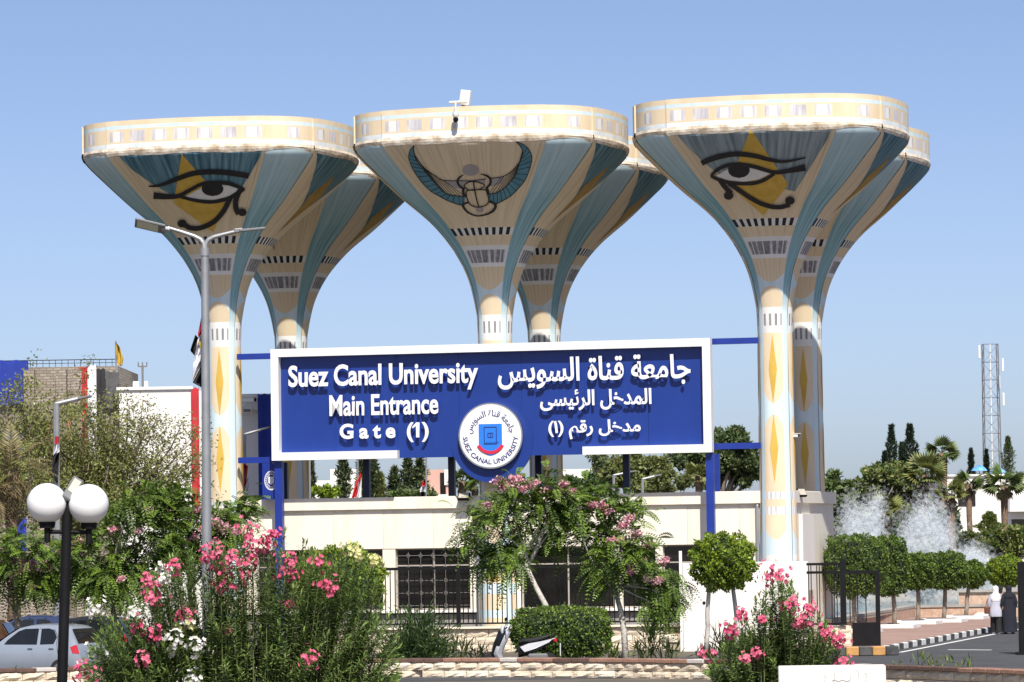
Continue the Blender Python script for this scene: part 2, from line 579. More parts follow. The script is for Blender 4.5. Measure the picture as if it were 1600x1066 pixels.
SIDEP = {}
def side_paint(side, up):
    if (side, up) not in SIDEP:
        mb = MB()
        sz_fill(mb, side, [(-0.97, 16.82), (0.97, 16.82), (0.62, 15.9), (0.1, 14.9), (-0.1, 14.9), (-0.62, 15.9)], 0.012, 0, nz=24, ns=16)
        m2 = MB()
        sz_fill(m2, side, [(0, 16.2), (0.30, 15.5), (0, 14.3), (-0.30, 15.5)], 0.022, 0, nz=24, ns=8)
        SIDEP[(side, up)] = (mb.mesh('painted_ground', ['teal_deep'], smooth=True), m2.mesh('painted_lozenge', ['ochre_dark'], smooth=True))
    return SIDEP[(side, up)]

TW = {}
def tower(name_label, u, v, front, group):
    p = GM @ Vector((u, v, 0))
    t = empty('lotus_tower', p, -TH, name_label, 'tower', group)
    for i in range(4):
        link('face', FACE[i], t)
        link('rib', RIB[i], t)
        if i != 2:
            for me in diamonds(i): link('painted_diamond', me, t)
        if i == 1 or (i == 0 and not front):
            for nm, me in zip(('painted_ground', 'painted_lozenge'), side_paint(i, 0)): link(nm, me, t)
    link('parapet', PARA, t)
    return t
GRP = 'lotus flower gate towers'
t1 = tower('painted lotus tower at left front with an eye whose curl ends at lower left', -SP, 0, True, GRP)
t2 = tower('painted lotus tower in the middle front with the winged scarab', 0, 0, True, GRP)
t3 = tower('painted lotus tower at right front with an eye on grey background', SP, 0, True, GRP)
b1 = tower('lotus tower in shade behind the left eye tower', -SP - 0.55, SD, False, GRP)
b2 = tower('lotus tower in shade behind the scarab tower', 0 - 0.55, SD, False, GRP)
b3 = tower('lotus tower half hidden behind the right eye tower', SP - 0.55, SD, False, GRP)

# paintings: traced strokes laid on the real surface of each front face
bpy.context.view_layer.update()
class Paint:
    def __init__(s, tw, f):
        s.tw, s.f = tw, f
        me = FACE[0]
        mw = Matrix.Translation(tw.location) @ Matrix.Rotation(-TH, 4, 'Z')
        s.inv = mw.inverted()
        s.bvh = BVHTree.FromPolygons([mw @ v.co for v in me.vertices], [tuple(p.vertices) for p in me.polygons])
    def pt(s, x, y, off):
        px, py = s.f(x, y)
        d = ray(px, py).normalized()
        loc, nor, i, dist = s.bvh.ray_cast(Vector((0, 0, EYE)), d)
        if loc is None:
            return None
        if nor.dot(d) > 0: nor = -nor
        return s.inv @ (loc + nor * off)
    def fill(s, mb, poly, off, mi, rows=40, cols=14):
        ys = [p[1] for p in poly]
        y0, y1 = min(ys) + 1e-3, max(ys) - 1e-3
        prev = None
        for r in range(rows + 1):
            y = y0 + (y1 - y0) * r / rows
            xs = []
            for i in range(len(poly)):
                (a, ya), (b, yb) = poly[i], poly[(i + 1) % len(poly)]
                if (ya <= y) != (yb <= y): xs.append(a + (b - a) * (y - ya) / (yb - ya))
            xs.sort()
            iv = [(xs[k], xs[k + 1]) for k in range(0, len(xs) - 1, 2)]
            cur = [[s.pt(a + (b - a) * k / cols, y, off) for k in range(cols + 1)] for a, b in iv]
            if prev is not None and len(prev) == len(cur):
                for A, B in zip(prev, cur):
                    for k in range(cols):
                        q = [A[k], A[k + 1], B[k + 1], B[k]]
                        if None not in q: mb.add(q, [(0, 1, 2, 3)], mi)
            prev = cur
    def stroke(s, mb, pts, w, off, mi, closed=False, sub=5):
        P = [Vector(p) for p in pts]
        n = len(P)
        W = w if isinstance(w, (list, tuple)) else [w] * n
        Q, V = [], []
        rng = n if closed else n - 1
        for i in range(rng):
            p0 = P[(i - 1) % n] if (closed or i > 0) else P[i]
            p1, p2 = P[i], P[(i + 1) % n]
            p3 = P[(i + 2) % n] if (closed or i + 2 < n) else p2
            for k in range(sub):
                t = k / sub
                Q.append(0.5 * ((2 * p1) + (p2 - p0) * t + (2*p0 - 5*p1 + 4*p2 - p3) * t*t + (3*p1 - p0 - 3*p2 + p3) * t**3))
                V.append(W[i] + (W[(i + 1) % n] - W[i]) * t)
        if not closed:
            Q.append(P[-1]); V.append(W[-1])
        m = len(Q)
        rows = []
        for i in range(m):
            a = Q[(i - 1) % m] if (closed or i) else Q[i]
            b = Q[(i + 1) % m] if (closed or i + 1 < m) else Q[i]
            d = (b - a).normalized()
            nn = Vector((-d.y, d.x)) * V[i] / 2
            rows.append([s.pt(*(Q[i] + nn * k), off) for k in (-1, -.33, .33, 1)])
        for i in range(m if closed else m - 1):
            A, B = rows[i], rows[(i + 1) % m]
            for k in range(3):
                q = [A[k], A[k + 1], B[k + 1], B[k]]
                if None not in q: mb.add(q, [(0, 1, 2, 3)], mi)
    def blob(s, mb, c, rx, ry, off, mi, rows=14):
        s.fill(mb, [(c[0] + rx * math.cos(2 * math.pi * k / 28), c[1] + ry * math.sin(2 * math.pi * k / 28)) for k in range(28)], off, mi, rows, 8)

def put(mb, name, mats, tw):
    mb.build(name, mats, tw, smooth=True, fix=False)
def eye(tw, f, d, teal):
    P = Paint(tw, f)
    mb = MB(); P.fill(mb, d['teal'], 0.012, 0, 60, 30); put(mb, 'painted_ground', [teal], tw)
    mb = MB(); P.fill(mb, d['yellow'], 0.022, 0, 60, 14); put(mb, 'painted_lozenge', ['ochre'], tw)
    mb = MB()
    P.fill(mb, d['white'], 0.032, 1, 24, 14)
    P.blob(mb, *d['pupil'], 0.042, 0)
    for pts, w in d['strokes']: P.stroke(mb, pts, w, 0.050, 0)
    for c, r in d['blobs']: P.blob(mb, c, r, r * 0.9, 0.056, 0)
    put(mb, 'painted_eye', ['black_paint', 'white_paint'], tw)
f1 = lambda x, y: (100 + x / 2.961, 120 + y / 2.961)
f3 = lambda x, y: (960 + x / 2.9615, 120 + y / 2.9615)
f2 = lambda x, y: (620 + x / 6.661, 200 + y / 6.661)
eye(t1, f1, dict(
    teal=[(240, 352), (922, 326), (905, 372), (862, 450), (800, 545), (700, 575), (560, 590), (520, 560), (400, 490), (310, 425)],
    yellow=[(545, 355), (745, 585), (690, 718), (508, 582)],
    white=[(560, 553), (640, 510), (700, 495), (760, 500), (812, 518), (760, 552), (690, 568), (620, 564)],
    pupil=((688, 515), 50, 34),
    strokes=[([(393, 503), (450, 497), (520, 470), (600, 443), (680, 436), (760, 440), (855, 455)], [6, 14, 22, 24, 24, 25, 25]),
             ([(416, 546), (520, 550), (580, 522), (640, 492), (700, 486), (765, 490), (835, 516)], [32, 20, 17, 17, 18, 18, 12]),
             ([(540, 550), (600, 566), (680, 575), (750, 562), (800, 538), (835, 514)], [14, 16, 17, 17, 18, 14]),
             ([(815, 520), (797, 560), (795, 600), (808, 632)], 24),
             ([(772, 552), (738, 618), (692, 668), (630, 696), (580, 694), (552, 672)], 23)],
    blobs=[((825, 622), 20), ((548, 674), 21)]), 'teal_deep')
eye(t3, f3, dict(
    teal=[(285, 262), (1008, 232), (985, 290), (905, 420), (835, 530), (790, 520), (700, 510), (560, 500), (430, 410), (340, 325)],
    yellow=[(630, 240), (805, 497), (690, 640), (530, 500)],
    white=[(470, 456), (530, 422), (600, 413), (650, 425), (722, 445), (670, 472), (600, 484), (530, 478)],
    pupil=((577, 428), 50, 37),
    strokes=[([(405, 397), (440, 380), (500, 362), (570, 353), (650, 362), (720, 380), (790, 388), (884, 370)], [24, 25, 25, 24, 22, 18, 14, 6]),
             ([(448, 455), (480, 425), (530, 405), (600, 403), (660, 415), (740, 438), (810, 430), (884, 416)], [12, 16, 18, 18, 18, 18, 22, 32]),
             ([(448, 455), (500, 478), (570, 489), (640, 489), (690, 475), (740, 445)], [14, 16, 17, 17, 17, 14]),
             ([(487, 470), (512, 505), (542, 535)], 22),
             ([(530, 487), (580, 522), (640, 562), (700, 590), (760, 600), (812, 588)], 21)],
    blobs=[((530, 545), 22), ((812, 568), 22)]), 'teal_grey')
def scarab(tw):
    P = Paint(tw, f2)
    lo = [(180, 182), (140, 230), (126, 300), (145, 370), (190, 460), (270, 570), (350, 650), (440, 705), (560, 765), (690, 806)]
    lm = [(178, 235), (200, 320), (262, 410), (340, 500), (430, 605), (520, 682), (610, 702), (720, 712)]
    li = [(180, 182), (178, 235), (197, 295), (240, 355), (310, 432), (400, 492), (490, 542), (690, 546)]
    ro = [(1240, 140), (1320, 170), (1380, 230), (1405, 300), (1390, 400), (1340, 530), (1270, 620), (1190, 700), (1110, 750), (1030, 785), (955, 768)]
    rm = [(1308, 225), (1300, 300), (1268, 385), (1238, 480), (1180, 560), (1110, 630), (1040, 668), (950, 688)]
    ri = [(1240, 140), (1290, 190), (1310, 255), (1282, 340), (1230, 412), (1170, 466), (1090, 506), (970, 522)]
    mb = MB()
    P.fill(mb, lo + lm[::-1], 0.014, 0, 60, 10)
    P.fill(mb, ro + rm[::-1], 0.014, 0, 60, 10)
    P.fill(mb, [(480, 540), (690, 546), (700, 635), (600, 622), (540, 590)], 0.014, 1, 20, 8)
    P.fill(mb, [(970, 522), (1120, 500), (1090, 570), (1010, 600), (950, 605)], 0.014, 1, 20, 8)
    P.fill(mb, [(690, 546), (930, 530), (910, 580), (790, 550), (710, 580)], 0.016, 1, 16, 8)
    P.blob(mb, (770, 437), 85, 60, 0.016, 1)
    P.blob(mb, (866, 850), 40, 28, 0.016, 1)
    put(mb, 'painted_wings', ['teal_wing', 'lilac_shade'], tw)
    mb = MB()
    for L in (lo, lm, li, ro, rm, ri): P.stroke(mb, L, 8, 0.024, 0)
    def lerp(L, t):
        q = t * (len(L) - 1); i = min(int(q), len(L) - 2)
        return Vector(L[i]).lerp(Vector(L[i + 1]), q - i)
    for k in range(15):
        t = 0.12 + 0.84 * k / 14
        P.stroke(mb, [lerp(lm, t), lerp(lo, min(1, t + .07))], 5.5, 0.026, 0, sub=4)
        P.stroke(mb, [lerp(rm, t), lerp(ro, min(1, t + .04))], 5.5, 0.026, 0, sub=4)
        if k > 3:
            P.stroke(mb, [lerp(li, t - .1), lerp(lm, min(1, t + .03))], 5, 0.026, 0, sub=4)
            P.stroke(mb, [lerp(ri, t - .1), lerp(rm, min(1, t + .03))], 5, 0.026, 0, sub=4)
    P.stroke(mb, [(695, 482), (652, 512), (634, 552), (650, 592), (700, 632)], [6, 22, 24, 22, 20], 0.03, 0)
    P.stroke(mb, [(870, 474), (940, 495), (976, 532), (970, 582), (930, 622)], [6, 22, 24, 22, 20], 0.03, 0)
    P.stroke(mb, [(690, 545), (790, 546), (930, 525)], 8, 0.028, 0)
    P.stroke(mb, [(708, 585), (790, 550), (906, 582), (900, 612), (850, 634), (760, 642), (715, 615)], 11, 0.032, 0, True)
    P.stroke(mb, [(722, 668), (760, 642), (910, 638), (940, 672), (958, 750), (930, 798), (850, 818), (780, 802), (745, 760)], 12, 0.032, 0, True)
    P.stroke(mb, [(798, 552), (812, 640), (832, 740), (854, 816)], 13, 0.034, 0)
    P.stroke(mb, [(700, 615), (692, 660), (708, 712)], 26, 0.03, 0)
    P.stroke(mb, [(930, 615), (948, 645), (950, 690)], 24, 0.03, 0)
    P.stroke(mb, [(745, 770), (692, 792), (704, 832), (752, 880), (840, 910), (940, 892), (1008, 852), (1026, 792), (958, 752)], [16, 26, 24, 18, 14, 18, 26, 30, 14], 0.03, 0)
    put(mb, 'painted_scarab', ['black_paint'], tw)
material('teal_wing', (0.06, 0.19, 0.26), 0.85, col2=(0.13, 0.30, 0.37), scale=2.0)
material('lilac_shade', (0.33, 0.29, 0.30), 0.85, col2=(0.42, 0.38, 0.39), scale=3.0)
scarab(t2)
# ------------------------------------------------------------------ entrance sign
SV = -1.10
c = [gate_hit(425, 548, SV), gate_hit(428, 720, SV), gate_hit(1111, 527, SV), gate_hit(1114, 707, SV)]
SL, SR = (c[0].x + c[1].x) / 2, (c[2].x + c[3].x) / 2
SB, ST = (c[1].z + c[3].z) / 2, (c[0].z + c[2].z) / 2
SW, SH = SR - SL, ST - SB
sign = empty('entrance_sign', GO, -TH, 'wide blue entrance sign board with white frame and raised English and Arabic letters', 'sign')
for k_ in range(7):                                     # the board is made of upright sheets with fine joints
    w_ = (SW - 0.04) / 7
    xc_ = SL + 0.02 + w_ * (k_ + .5)
    MB().box((0, 0, 0), (w_ - 0.006, 0.14, SH - 0.03)).build('panel_sheet', ['sign_blue'], sign, loc=(xc_, SV + 0.16, (SB + ST) / 2), rot=(0.004 * math.sin(k_ * 2.3), 0, 0.007 * math.sin(k_ * 1.7 + 1)))
MB().box(((SL + SR) / 2, SV + 0.25, (SB + ST) / 2), (SW - 0.04, 0.03, SH - 0.04)).build('panel_back', ['navy'], sign)
fw = 0.27
def sx(px): return gate_hit(px, 620, SV).x
gapL, gapR = sx(622), sx(911)
mb = MB()
mb.box(((SL + SR) / 2, SV - 0.02, ST - fw / 2), (SW, 0.42, fw))
mb.box((SL + fw / 2, SV - 0.02, (SB + ST) / 2 - fw / 2), (fw, 0.42, SH - fw))
mb.box((SR - fw / 2, SV - 0.02, (SB + ST) / 2 - fw / 2), (fw, 0.42, SH - fw))
mb.box(((SL + fw + gapL) / 2, SV - 0.02, SB + fw / 2), (gapL - SL - fw, 0.42, fw))
mb.box(((SR - fw + gapR) / 2, SV - 0.02, SB + fw / 2), (SR - fw - gapR, 0.42, fw))
mb.build('frame', ['sign_white'], sign)
# lobe with the crest
ec = gate_hit(768, 688, SV)
er = 66 * 134 / F
def disc(mb, cx, cz, r, y0, y1, n=56, mi=0):
    mb.prism([(cx + r * math.cos(2 * math.pi * k / n), cz + r * math.sin(2 * math.pi * k / n)) for k in range(n)], y0, y1, mi)
mb = MB(); disc(mb, ec.x, ec.z, er, SV + 0.055, SV + 0.20); mb.build('emblem_backing', ['sign_blue'], sign)
dc = gate_hit(766, 681, SV - 0.2)
dr = 51.5 * 134 / F
mb = MB(); disc(mb, dc.x, dc.z, dr, SV - 0.16, SV + 0.05); mb.build('emblem_rim', ['chrome'], sign, smooth=True, angle=30)
mb = MB(); disc(mb, dc.x, dc.z, dr * 0.955, SV - 0.168, SV - 0.10)
emb = mb.build('emblem_disc', ['sign_white'], sign)
material('crest_blue', (0.02, 0.19, 0.72), 0.5, var=0.05)
material('crest_red', (0.62, 0.02, 0.05), 0.5, var=0.05)
material('ink', (0.012, 0.02, 0.16), 0.5, var=0.1)
def local(px, py): return gate_hit(px, py, SV - 0.168)
def dpt(x, y): return (dc.x + x * dr, dc.z + y * dr)
ye = SV - 0.168
mb = MB().prism([dpt(-.36, .36), dpt(.36, .36), dpt(.36, -.28), dpt(.28, -.47), dpt(.12, -.57), dpt(0, -.60), dpt(-.12, -.57), dpt(-.28, -.47), dpt(-.36, -.28)], ye - 0.02, ye + 0.002)
mb.build('crest_shield', ['crest_blue'], emb)
mb = MB()
for k in range(12):
    a0, a1 = R(205 + 130 * k / 12), R(205 + 130 * (k + 1) / 12)
    f = lambda a, r: dpt(r * math.cos(a), -0.12 + r * 0.95 * math.sin(a))
    mb.prism([f(a0, .36), f(a1, .36), f(a1, .46), f(a0, .46)], ye - 0.035, ye - 0.019)
mb.build('crest_ribbon', ['crest_red'], emb)
mb = MB()
def frame_rect(mb, x0, z0, x1, z1, t, y0, y1):
    for (a, b, cc, d) in ((x0, z0, x1, z0 + t), (x0, z1 - t, x1, z1), (x0, z0 + t, x0 + t, z1 - t), (x1 - t, z0 + t, x1, z1 - t)):
        mb.prism([dpt(a, b), dpt(cc, b), dpt(cc, d), dpt(a, d)], y0, y1)
frame_rect(mb, -.20, -.26, .20, .27, .022, ye - 0.03, ye - 0.019)
frame_rect(mb, -.085, -.06, .085, .09, .02, ye - 0.03, ye - 0.019)
mb.prism([dpt(-.012, -.06), dpt(.012, -.06), dpt(.012, .09), dpt(-.012, .09)], ye - 0.0305, ye - 0.019)
for k in range(5):
    a = -.17 + .085 * k
    mb.tube([(dpt(a + .02 * j, -.22 - .03 * math.sin(j * 1.6))[0], ye - 0.026, dpt(0, -.22 - .03 * math.sin(j * 1.6))[1]) for j in range(5)], 0.008, 4)
mb.build('crest_drawing', ['ink'], emb)

# ---- lettering
FORMS = {'ا': (0xFE8D, 2), 'ج': (0xFE9D, 4), 'م': (0xFEE1, 4), 'ع': (0xFEC9, 4), 'ة': (0xFE93, 2), 'ق': (0xFED5, 4), 'ن': (0xFEE5, 4), 'ل': (0xFEDD, 4),
         'س': (0xFEB1, 4), 'و': (0xFEED, 2), 'ي': (0xFEF1, 4), 'د': (0xFEA9, 2), 'خ': (0xFEA5, 4), 'ر': (0xFEAD, 2), 'ئ': (0xFE89, 4), 'ى': (0xFEEF, 2)}
def shape_arabic(t):
    out = []
    for i, ch in enumerate(t):
        if ch not in FORMS:
            out.append({'(': ')', ')': '('}.get(ch, ch)); continue
        b, n = FORMS[ch]
        prev = i > 0 and t[i - 1] in FORMS and FORMS[t[i - 1]][1] == 4
        nxt = i + 1 < len(t) and t[i + 1] in FORMS and n == 4
        out.append(chr(b + (3 if prev and nxt else 2 if nxt else 1 if prev else 0)))
    return ''.join(reversed(out))
_tc = bpy.data.curves.new('text', 'FONT')
_to = bpy.data.objects.new('text', _tc)
COL.objects.link(_to)
def glyph_mesh(body, offset=0.0, extrude=0.0):
    _tc.body = body
    _tc.offset = offset
    _tc.extrude = extrude
    _tc.resolution_u = 4
    dg = bpy.context.evaluated_depsgraph_get()
    dg.update()
    ev = _to.evaluated_get(dg)
    me = bpy.data.meshes.new_from_object(ev)
    return me
def width(body):
    me = glyph_mesh(body)
    x = max([v.co.x for v in me.vertices] or [0])
    bpy.data.meshes.remove(me)
    return x
def glyphs(text, offset, extrude):
    bar = width('|')
    res = []
    for i, ch in enumerate(text):
        if ch == ' ': continue
        x = width(text[:i] + '|') - bar
        o = offset * (0.35 if 0xFE89 <= ord(ch) <= 0xFE8C else 1)
        me = glyph_mesh(ch, o, extrude)
        res.append((ch, x, me))
    return res
def lettering(text, box, parent, mat, offset=0.03, depth=0.075, arabic=False):
    """box: photo pixels x0,y0,x1,y1 of the line (edges measured at its middle)"""
    if arabic: text = shape_arabic(text)
    a, b = gate_hit(box[0], (box[1] + box[3]) / 2, SV), gate_hit(box[2], (box[1] + box[3]) / 2, SV)
    mx_ = (box[0] + box[2]) / 2
    top, bot = gate_hit(mx_, box[1], SV).z, gate_hit(mx_, box[3], SV).z
    gl = glyphs(text, offset, 0.5)
    x0 = min(x + v.co.x for _, x, me in gl for v in me.vertices)
    x1 = max(x + v.co.x for _, x, me in gl for v in me.vertices)
    y0 = min(v.co.y for _, x, me in gl for v in me.vertices)
    y1 = max(v.co.y for _, x, me in gl for v in me.vertices)
    fx, fz = (b.x - a.x) / (x1 - x0), (top - bot) / (y1 - y0)
    for k, (ch, x, me) in enumerate(gl):
        d = depth + 0.004 * (k % 3)
        for v in me.vertices:
            p = v.co.copy()
            v.co = Vector((a.x + (p.x + x - x0) * fx, SV - 0.075 - 0.003 * (k % 3) - 0.045 * (p.z + 0.5), bot + (p.y - y0) * fz))
        if ch == '1':
            xs_ = [v.co.x for v in me.vertices]; xa, w1 = min(xs_), max(xs_) - min(xs_)
            zt1 = max(v.co.z for v in me.vertices); h1 = zt1 - min(v.co.z for v in me.vertices)
            bm = bmesh.new(); bm.from_mesh(me)
            pl = [(xa + .1 * w1, zt1), (xa - 1.1 * w1, zt1 - .26 * h1), (xa - 1.1 * w1, zt1 - .40 * h1), (xa + .1 * w1, zt1 - .22 * h1)]
            fr = [bm.verts.new((a_, SV - 0.118, b_)) for a_, b_ in pl]; bk = [bm.verts.new((a_, SV - 0.078, b_)) for a_, b_ in pl]
            bm.faces.new(fr); bm.faces.new(bk[::-1])
            for i_ in range(4): bm.faces.new((fr[i_], fr[(i_ + 1) % 4], bk[(i_ + 1) % 4], bk[i_]))
            bm.to_mesh(me); bm.free()
        me.materials.clear()
        me.materials.append(M(mat))
        bm = bmesh.new(); bm.from_mesh(me)
        bmesh.ops.recalc_face_normals(bm, faces=bm.faces)
        bm.to_mesh(me); bm.free()
        o = link('letter', me, parent)
LT = 'sign_white'
lettering('Suez Canal University', (452, 568, 748, 612), sign, LT, 0.025)
lettering('Main Entrance', (516, 616, 686, 649), sign, LT, 0.022)
lettering('G a t e  (1)', (532, 661, 671, 692), sign, LT, 0.034)
lettering('جامعة قناة السويس', (779, 556, 1080, 606), sign, LT, 0.022, arabic=True)
lettering('المدخل الرئيسى', (845, 608, 1019, 641), sign, LT, 0.024, arabic=True)
lettering('مدخل رقم (١)', (858, 656, 1002, 686), sign, LT, 0.024, arabic=True)
# flag of the numeral one
def ring_text(text, r0, h, a_mid, span, up, arabic=False, offset=0.0):
    """letters bent round the emblem disc; up: letters stand outwards"""
    if arabic: text = shape_arabic(text)
    gl = glyphs(text, offset, 0.0)
    x0 = min(x + v.co.x for _, x, me in gl for v in me.vertices)
    x1 = max(x + v.co.x for _, x, me in gl for v in me.vertices)
    k = 0
    for ch, x, me in gl:
        k += 1
        for v in me.vertices:
            t = (v.co.x + x - x0) / (x1 - x0) - 0.5
            if up: a = a_mid - t * span; r = r0 + v.co.y * h
            else: a = a_mid + t * span; r = r0 - v.co.y * h
            v.co = Vector((dc.x + dr * r * math.cos(a), ye - 0.006 - 0.002 * (k % 2), dc.z + dr * r * math.sin(a)))
        me.materials.clear(); me.materials.append(M('ink'))
        link('emblem_letter', me, emb)
ring_text('جامعة قناة السويس', 0.60, 0.26, R(90), R(168), True, True, 0.012)
ring_text('SUEZ CANAL UNIVERSITY', 0.86, 0.20, R(270), R(176), False, False, 0.02)
bpy.data.objects.remove(_to)

# posts and beams
yl = gate_hit(436, 880, SV - 0.3)
def post(px, top_z, v, w, mat, bot=0.0, name='post'):
    u = gate_hit(px, 800, v).x
    MB().box((u, v, (top_z + bot) / 2), (w, w, top_z - bot)).build(name, [mat], sign)
post(437, SB - 0.02, SV + 0.1, 0.26, 'blue_steel')
post(1111, SB - 0.02, SV + 0.1, 0.26, 'blue_steel')
roofz = gate_hit(900, 768, 0.4).z
for px in (574, 707, 843, 980):
    post(px, SB + 0.8, 1.05, 0.22, 'navy', 3.0, 'rear_post')
for px in (446, 1121):
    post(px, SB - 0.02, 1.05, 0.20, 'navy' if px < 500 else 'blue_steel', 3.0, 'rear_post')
for px in (500, 774, 1040):
    u = gate_hit(px, 600, 0).x
    MB().box((u, (SV + 1.05) / 2 + .12, SB + .7), (0.14, 1.05 - SV - .24, 0.14)).build('strut', ['navy'], sign)
MB().box(((SL + SR) / 2, 1.05, SB + .7), (SW - 1.0, 0.14, 0.18)).build('rear_beam', ['navy'], sign)
for py, pxa, pxb in ((557, 374, 430), (719, 376, 430), (533, 1106, 1182), (697, 1108, 1186)):
    z = gate_hit((pxa + pxb) / 2, py, SV + 0.5).z
    a, b = gate_hit(pxa - 3, py, SV + 0.55).x, gate_hit(pxb + 3, py, SV + 0.55).x
    MB().box(((a + b) / 2, SV + 0.55, z), (b - a, 0.16, 0.20)).build('tie_beam', ['blue_steel'], sign)

# blue banner with the crest under the sign
bn = empty('blue_banner', GM @ Vector((gate_hit(425, 750, SV + .6).x, SV + 0.5, 0)), -TH, 'small blue banner with white crest under the left end of the sign', 'banner')
bi = GM.inverted() @ bn.location
a, b = gate_hit(413, 724, SV + .5), gate_hit(441, 780, SV + .5)
w_, h_ = b.x - a.x, a.z - b.z
MB().box((0, 0, (a.z + b.z) / 2), (w_, 0.05, h_)).build('cloth', ['blue_steel'], bn)
mb = MB()
cxz = (gate_hit(424, 751, SV + .5).x - bi.x, gate_hit(424, 751, SV + .5).z)
for r0, r1 in ((0.30, 0.335), (0.20, 0.225)):
    for k in range(28):
        a0, a1 = 2 * math.pi * k / 28, 2 * math.pi * (k + (1 if r0 > .25 else .8)) / 28
        mb.prism([(cxz[0] + r * .72 * math.cos(t), cxz[1] + r * math.sin(t)) for r, t in ((r0, a0), (r0, a1), (r1, a1), (r1, a0))], -0.034, -0.024)
for k in range(22):
    t = 2 * math.pi * k / 22
    mb.box((cxz[0] + .262 * .72 * math.cos(t), -0.029, cxz[1] + .262 * math.sin(t)), (0.022, 0.012, 0.045))
mb.prism([(cxz[0] + x * .1, cxz[1] + z * .13) for x, z in ((-1, 1), (1, 1), (1, -.6), (0, -1.2), (-1, -.6))], -0.036, -0.024)
mb.build('crest', ['sign_white'], bn)

# ------------------------------------------------------------------ gate building
bd = empty('gatehouse', GO, -TH, 'long low cream gatehouse with flat parapet behind the sign and columns', 'building')
BV = -0.12                                               # front wall plane
UL, UR = -SP + 0.35, SP + 0.45
zt = (gate_hit(600, 781, BV).z + gate_hit(1150, 764, BV).z) / 2
zb = (gate_hit(650, 857, BV).z + gate_hit(1070, 851, BV).z) / 2      # lower edge of the fascia
zs = (gate_hit(650, 957, BV).z + gate_hit(900, 952, BV).z) / 2       # sills
BD = SD - 0.8
for k_ in range(11):                                   # fascia panels with fine upright joints
    w_ = (UR - UL) / 11
    MB().box((0, 0, 0), (w_ - .008, 0.32, zt - .42 - zb)).build('fascia_panel', ['cream'], bd, loc=(UL + w_ * (k_ + .5), BV + 0.16 + .004 * math.sin(k_ * 2.1), (zb + zt - .42) / 2))
for px in (746, 1184):                                 # rain pipes beside the columns
    u = gate_hit(px, 850, BV - .1).x
    MB().tube([(u, BV - .10, 0.05), (u, BV - .10, zt - .5), (u, BV + .05, zt - .35)], .055, 8).build('rain_pipe', ['galv'], bd, smooth=True, angle=40)
mb = MB()
mb.box(((UL + UR) / 2, BV + 0.12, zt - 0.21), (UR - UL + 0.06, 0.5, 0.42), bev=0.015)
mb.box((UR - 0.1, BV + .38 + BD / 2, zt - 0.21), (0.4, BD, 0.42), bev=0.015)
mb.build('parapet_cap', ['cream'], bd)
MB().box(((UL + UR) / 2, BV + BD / 2 + .4, zt - 0.9), (UR - UL - .5, BD - .3, 0.16)).build('roof_slab', ['grey_wall'], bd)
MB().box((UR - 0.16, BV + BD / 2 + 0.33, (zt - .42) / 2), (0.30, BD, zt - .42)).build('end_wall', ['cream'], bd)
MB().box((UL + 0.16, BV + BD / 2 + 0.33, (zt - .42) / 2), (0.30, BD, zt - .42)).build('end_wall', ['cream'], bd)
MB().box(((UL + UR) / 2, BV + BD - .1, (zt - .42) / 2), (UR - UL - .7, 0.2, zt - .5)).build('back_wall', ['interior'], bd)
MB().box(((UL + UR) / 2, BV + .3, zs / 2 - .05), (UR - UL - .62, 0.24, zs - .1)).build('dado_wall', ['grey_wall'], bd)
MB().box(((UL + UR) / 2, BV + .22, zs), (UR - UL - .62, 0.46, 0.10), bev=.01).build('sill', ['white_wall'], bd)
piers = [380, 395, 608, 742, 808, 965, 1030, 1100, 1190]
wide = {380: .3, 395: .3, 608: .45, 742: .35, 808: .3, 965: .3, 1030: .25, 1100: .35, 1190: .6}
pu = []
for px in piers:
    u = gate_hit(px, 900, BV).x
    MB().box((u, BV + 0.17, (zs + zb) / 2 + .025), (wide[px], 0.30, zb - zs - .05)).build('pier', ['cream'], bd)
    pu.append((u - wide[px] / 2, u + wide[px] / 2))
material('window_frame', (0.40, 0.36, 0.31), 0.7, var=0.15, scale=3)
material('grille_grey', (0.16, 0.15, 0.14), 0.5, var=0.2)
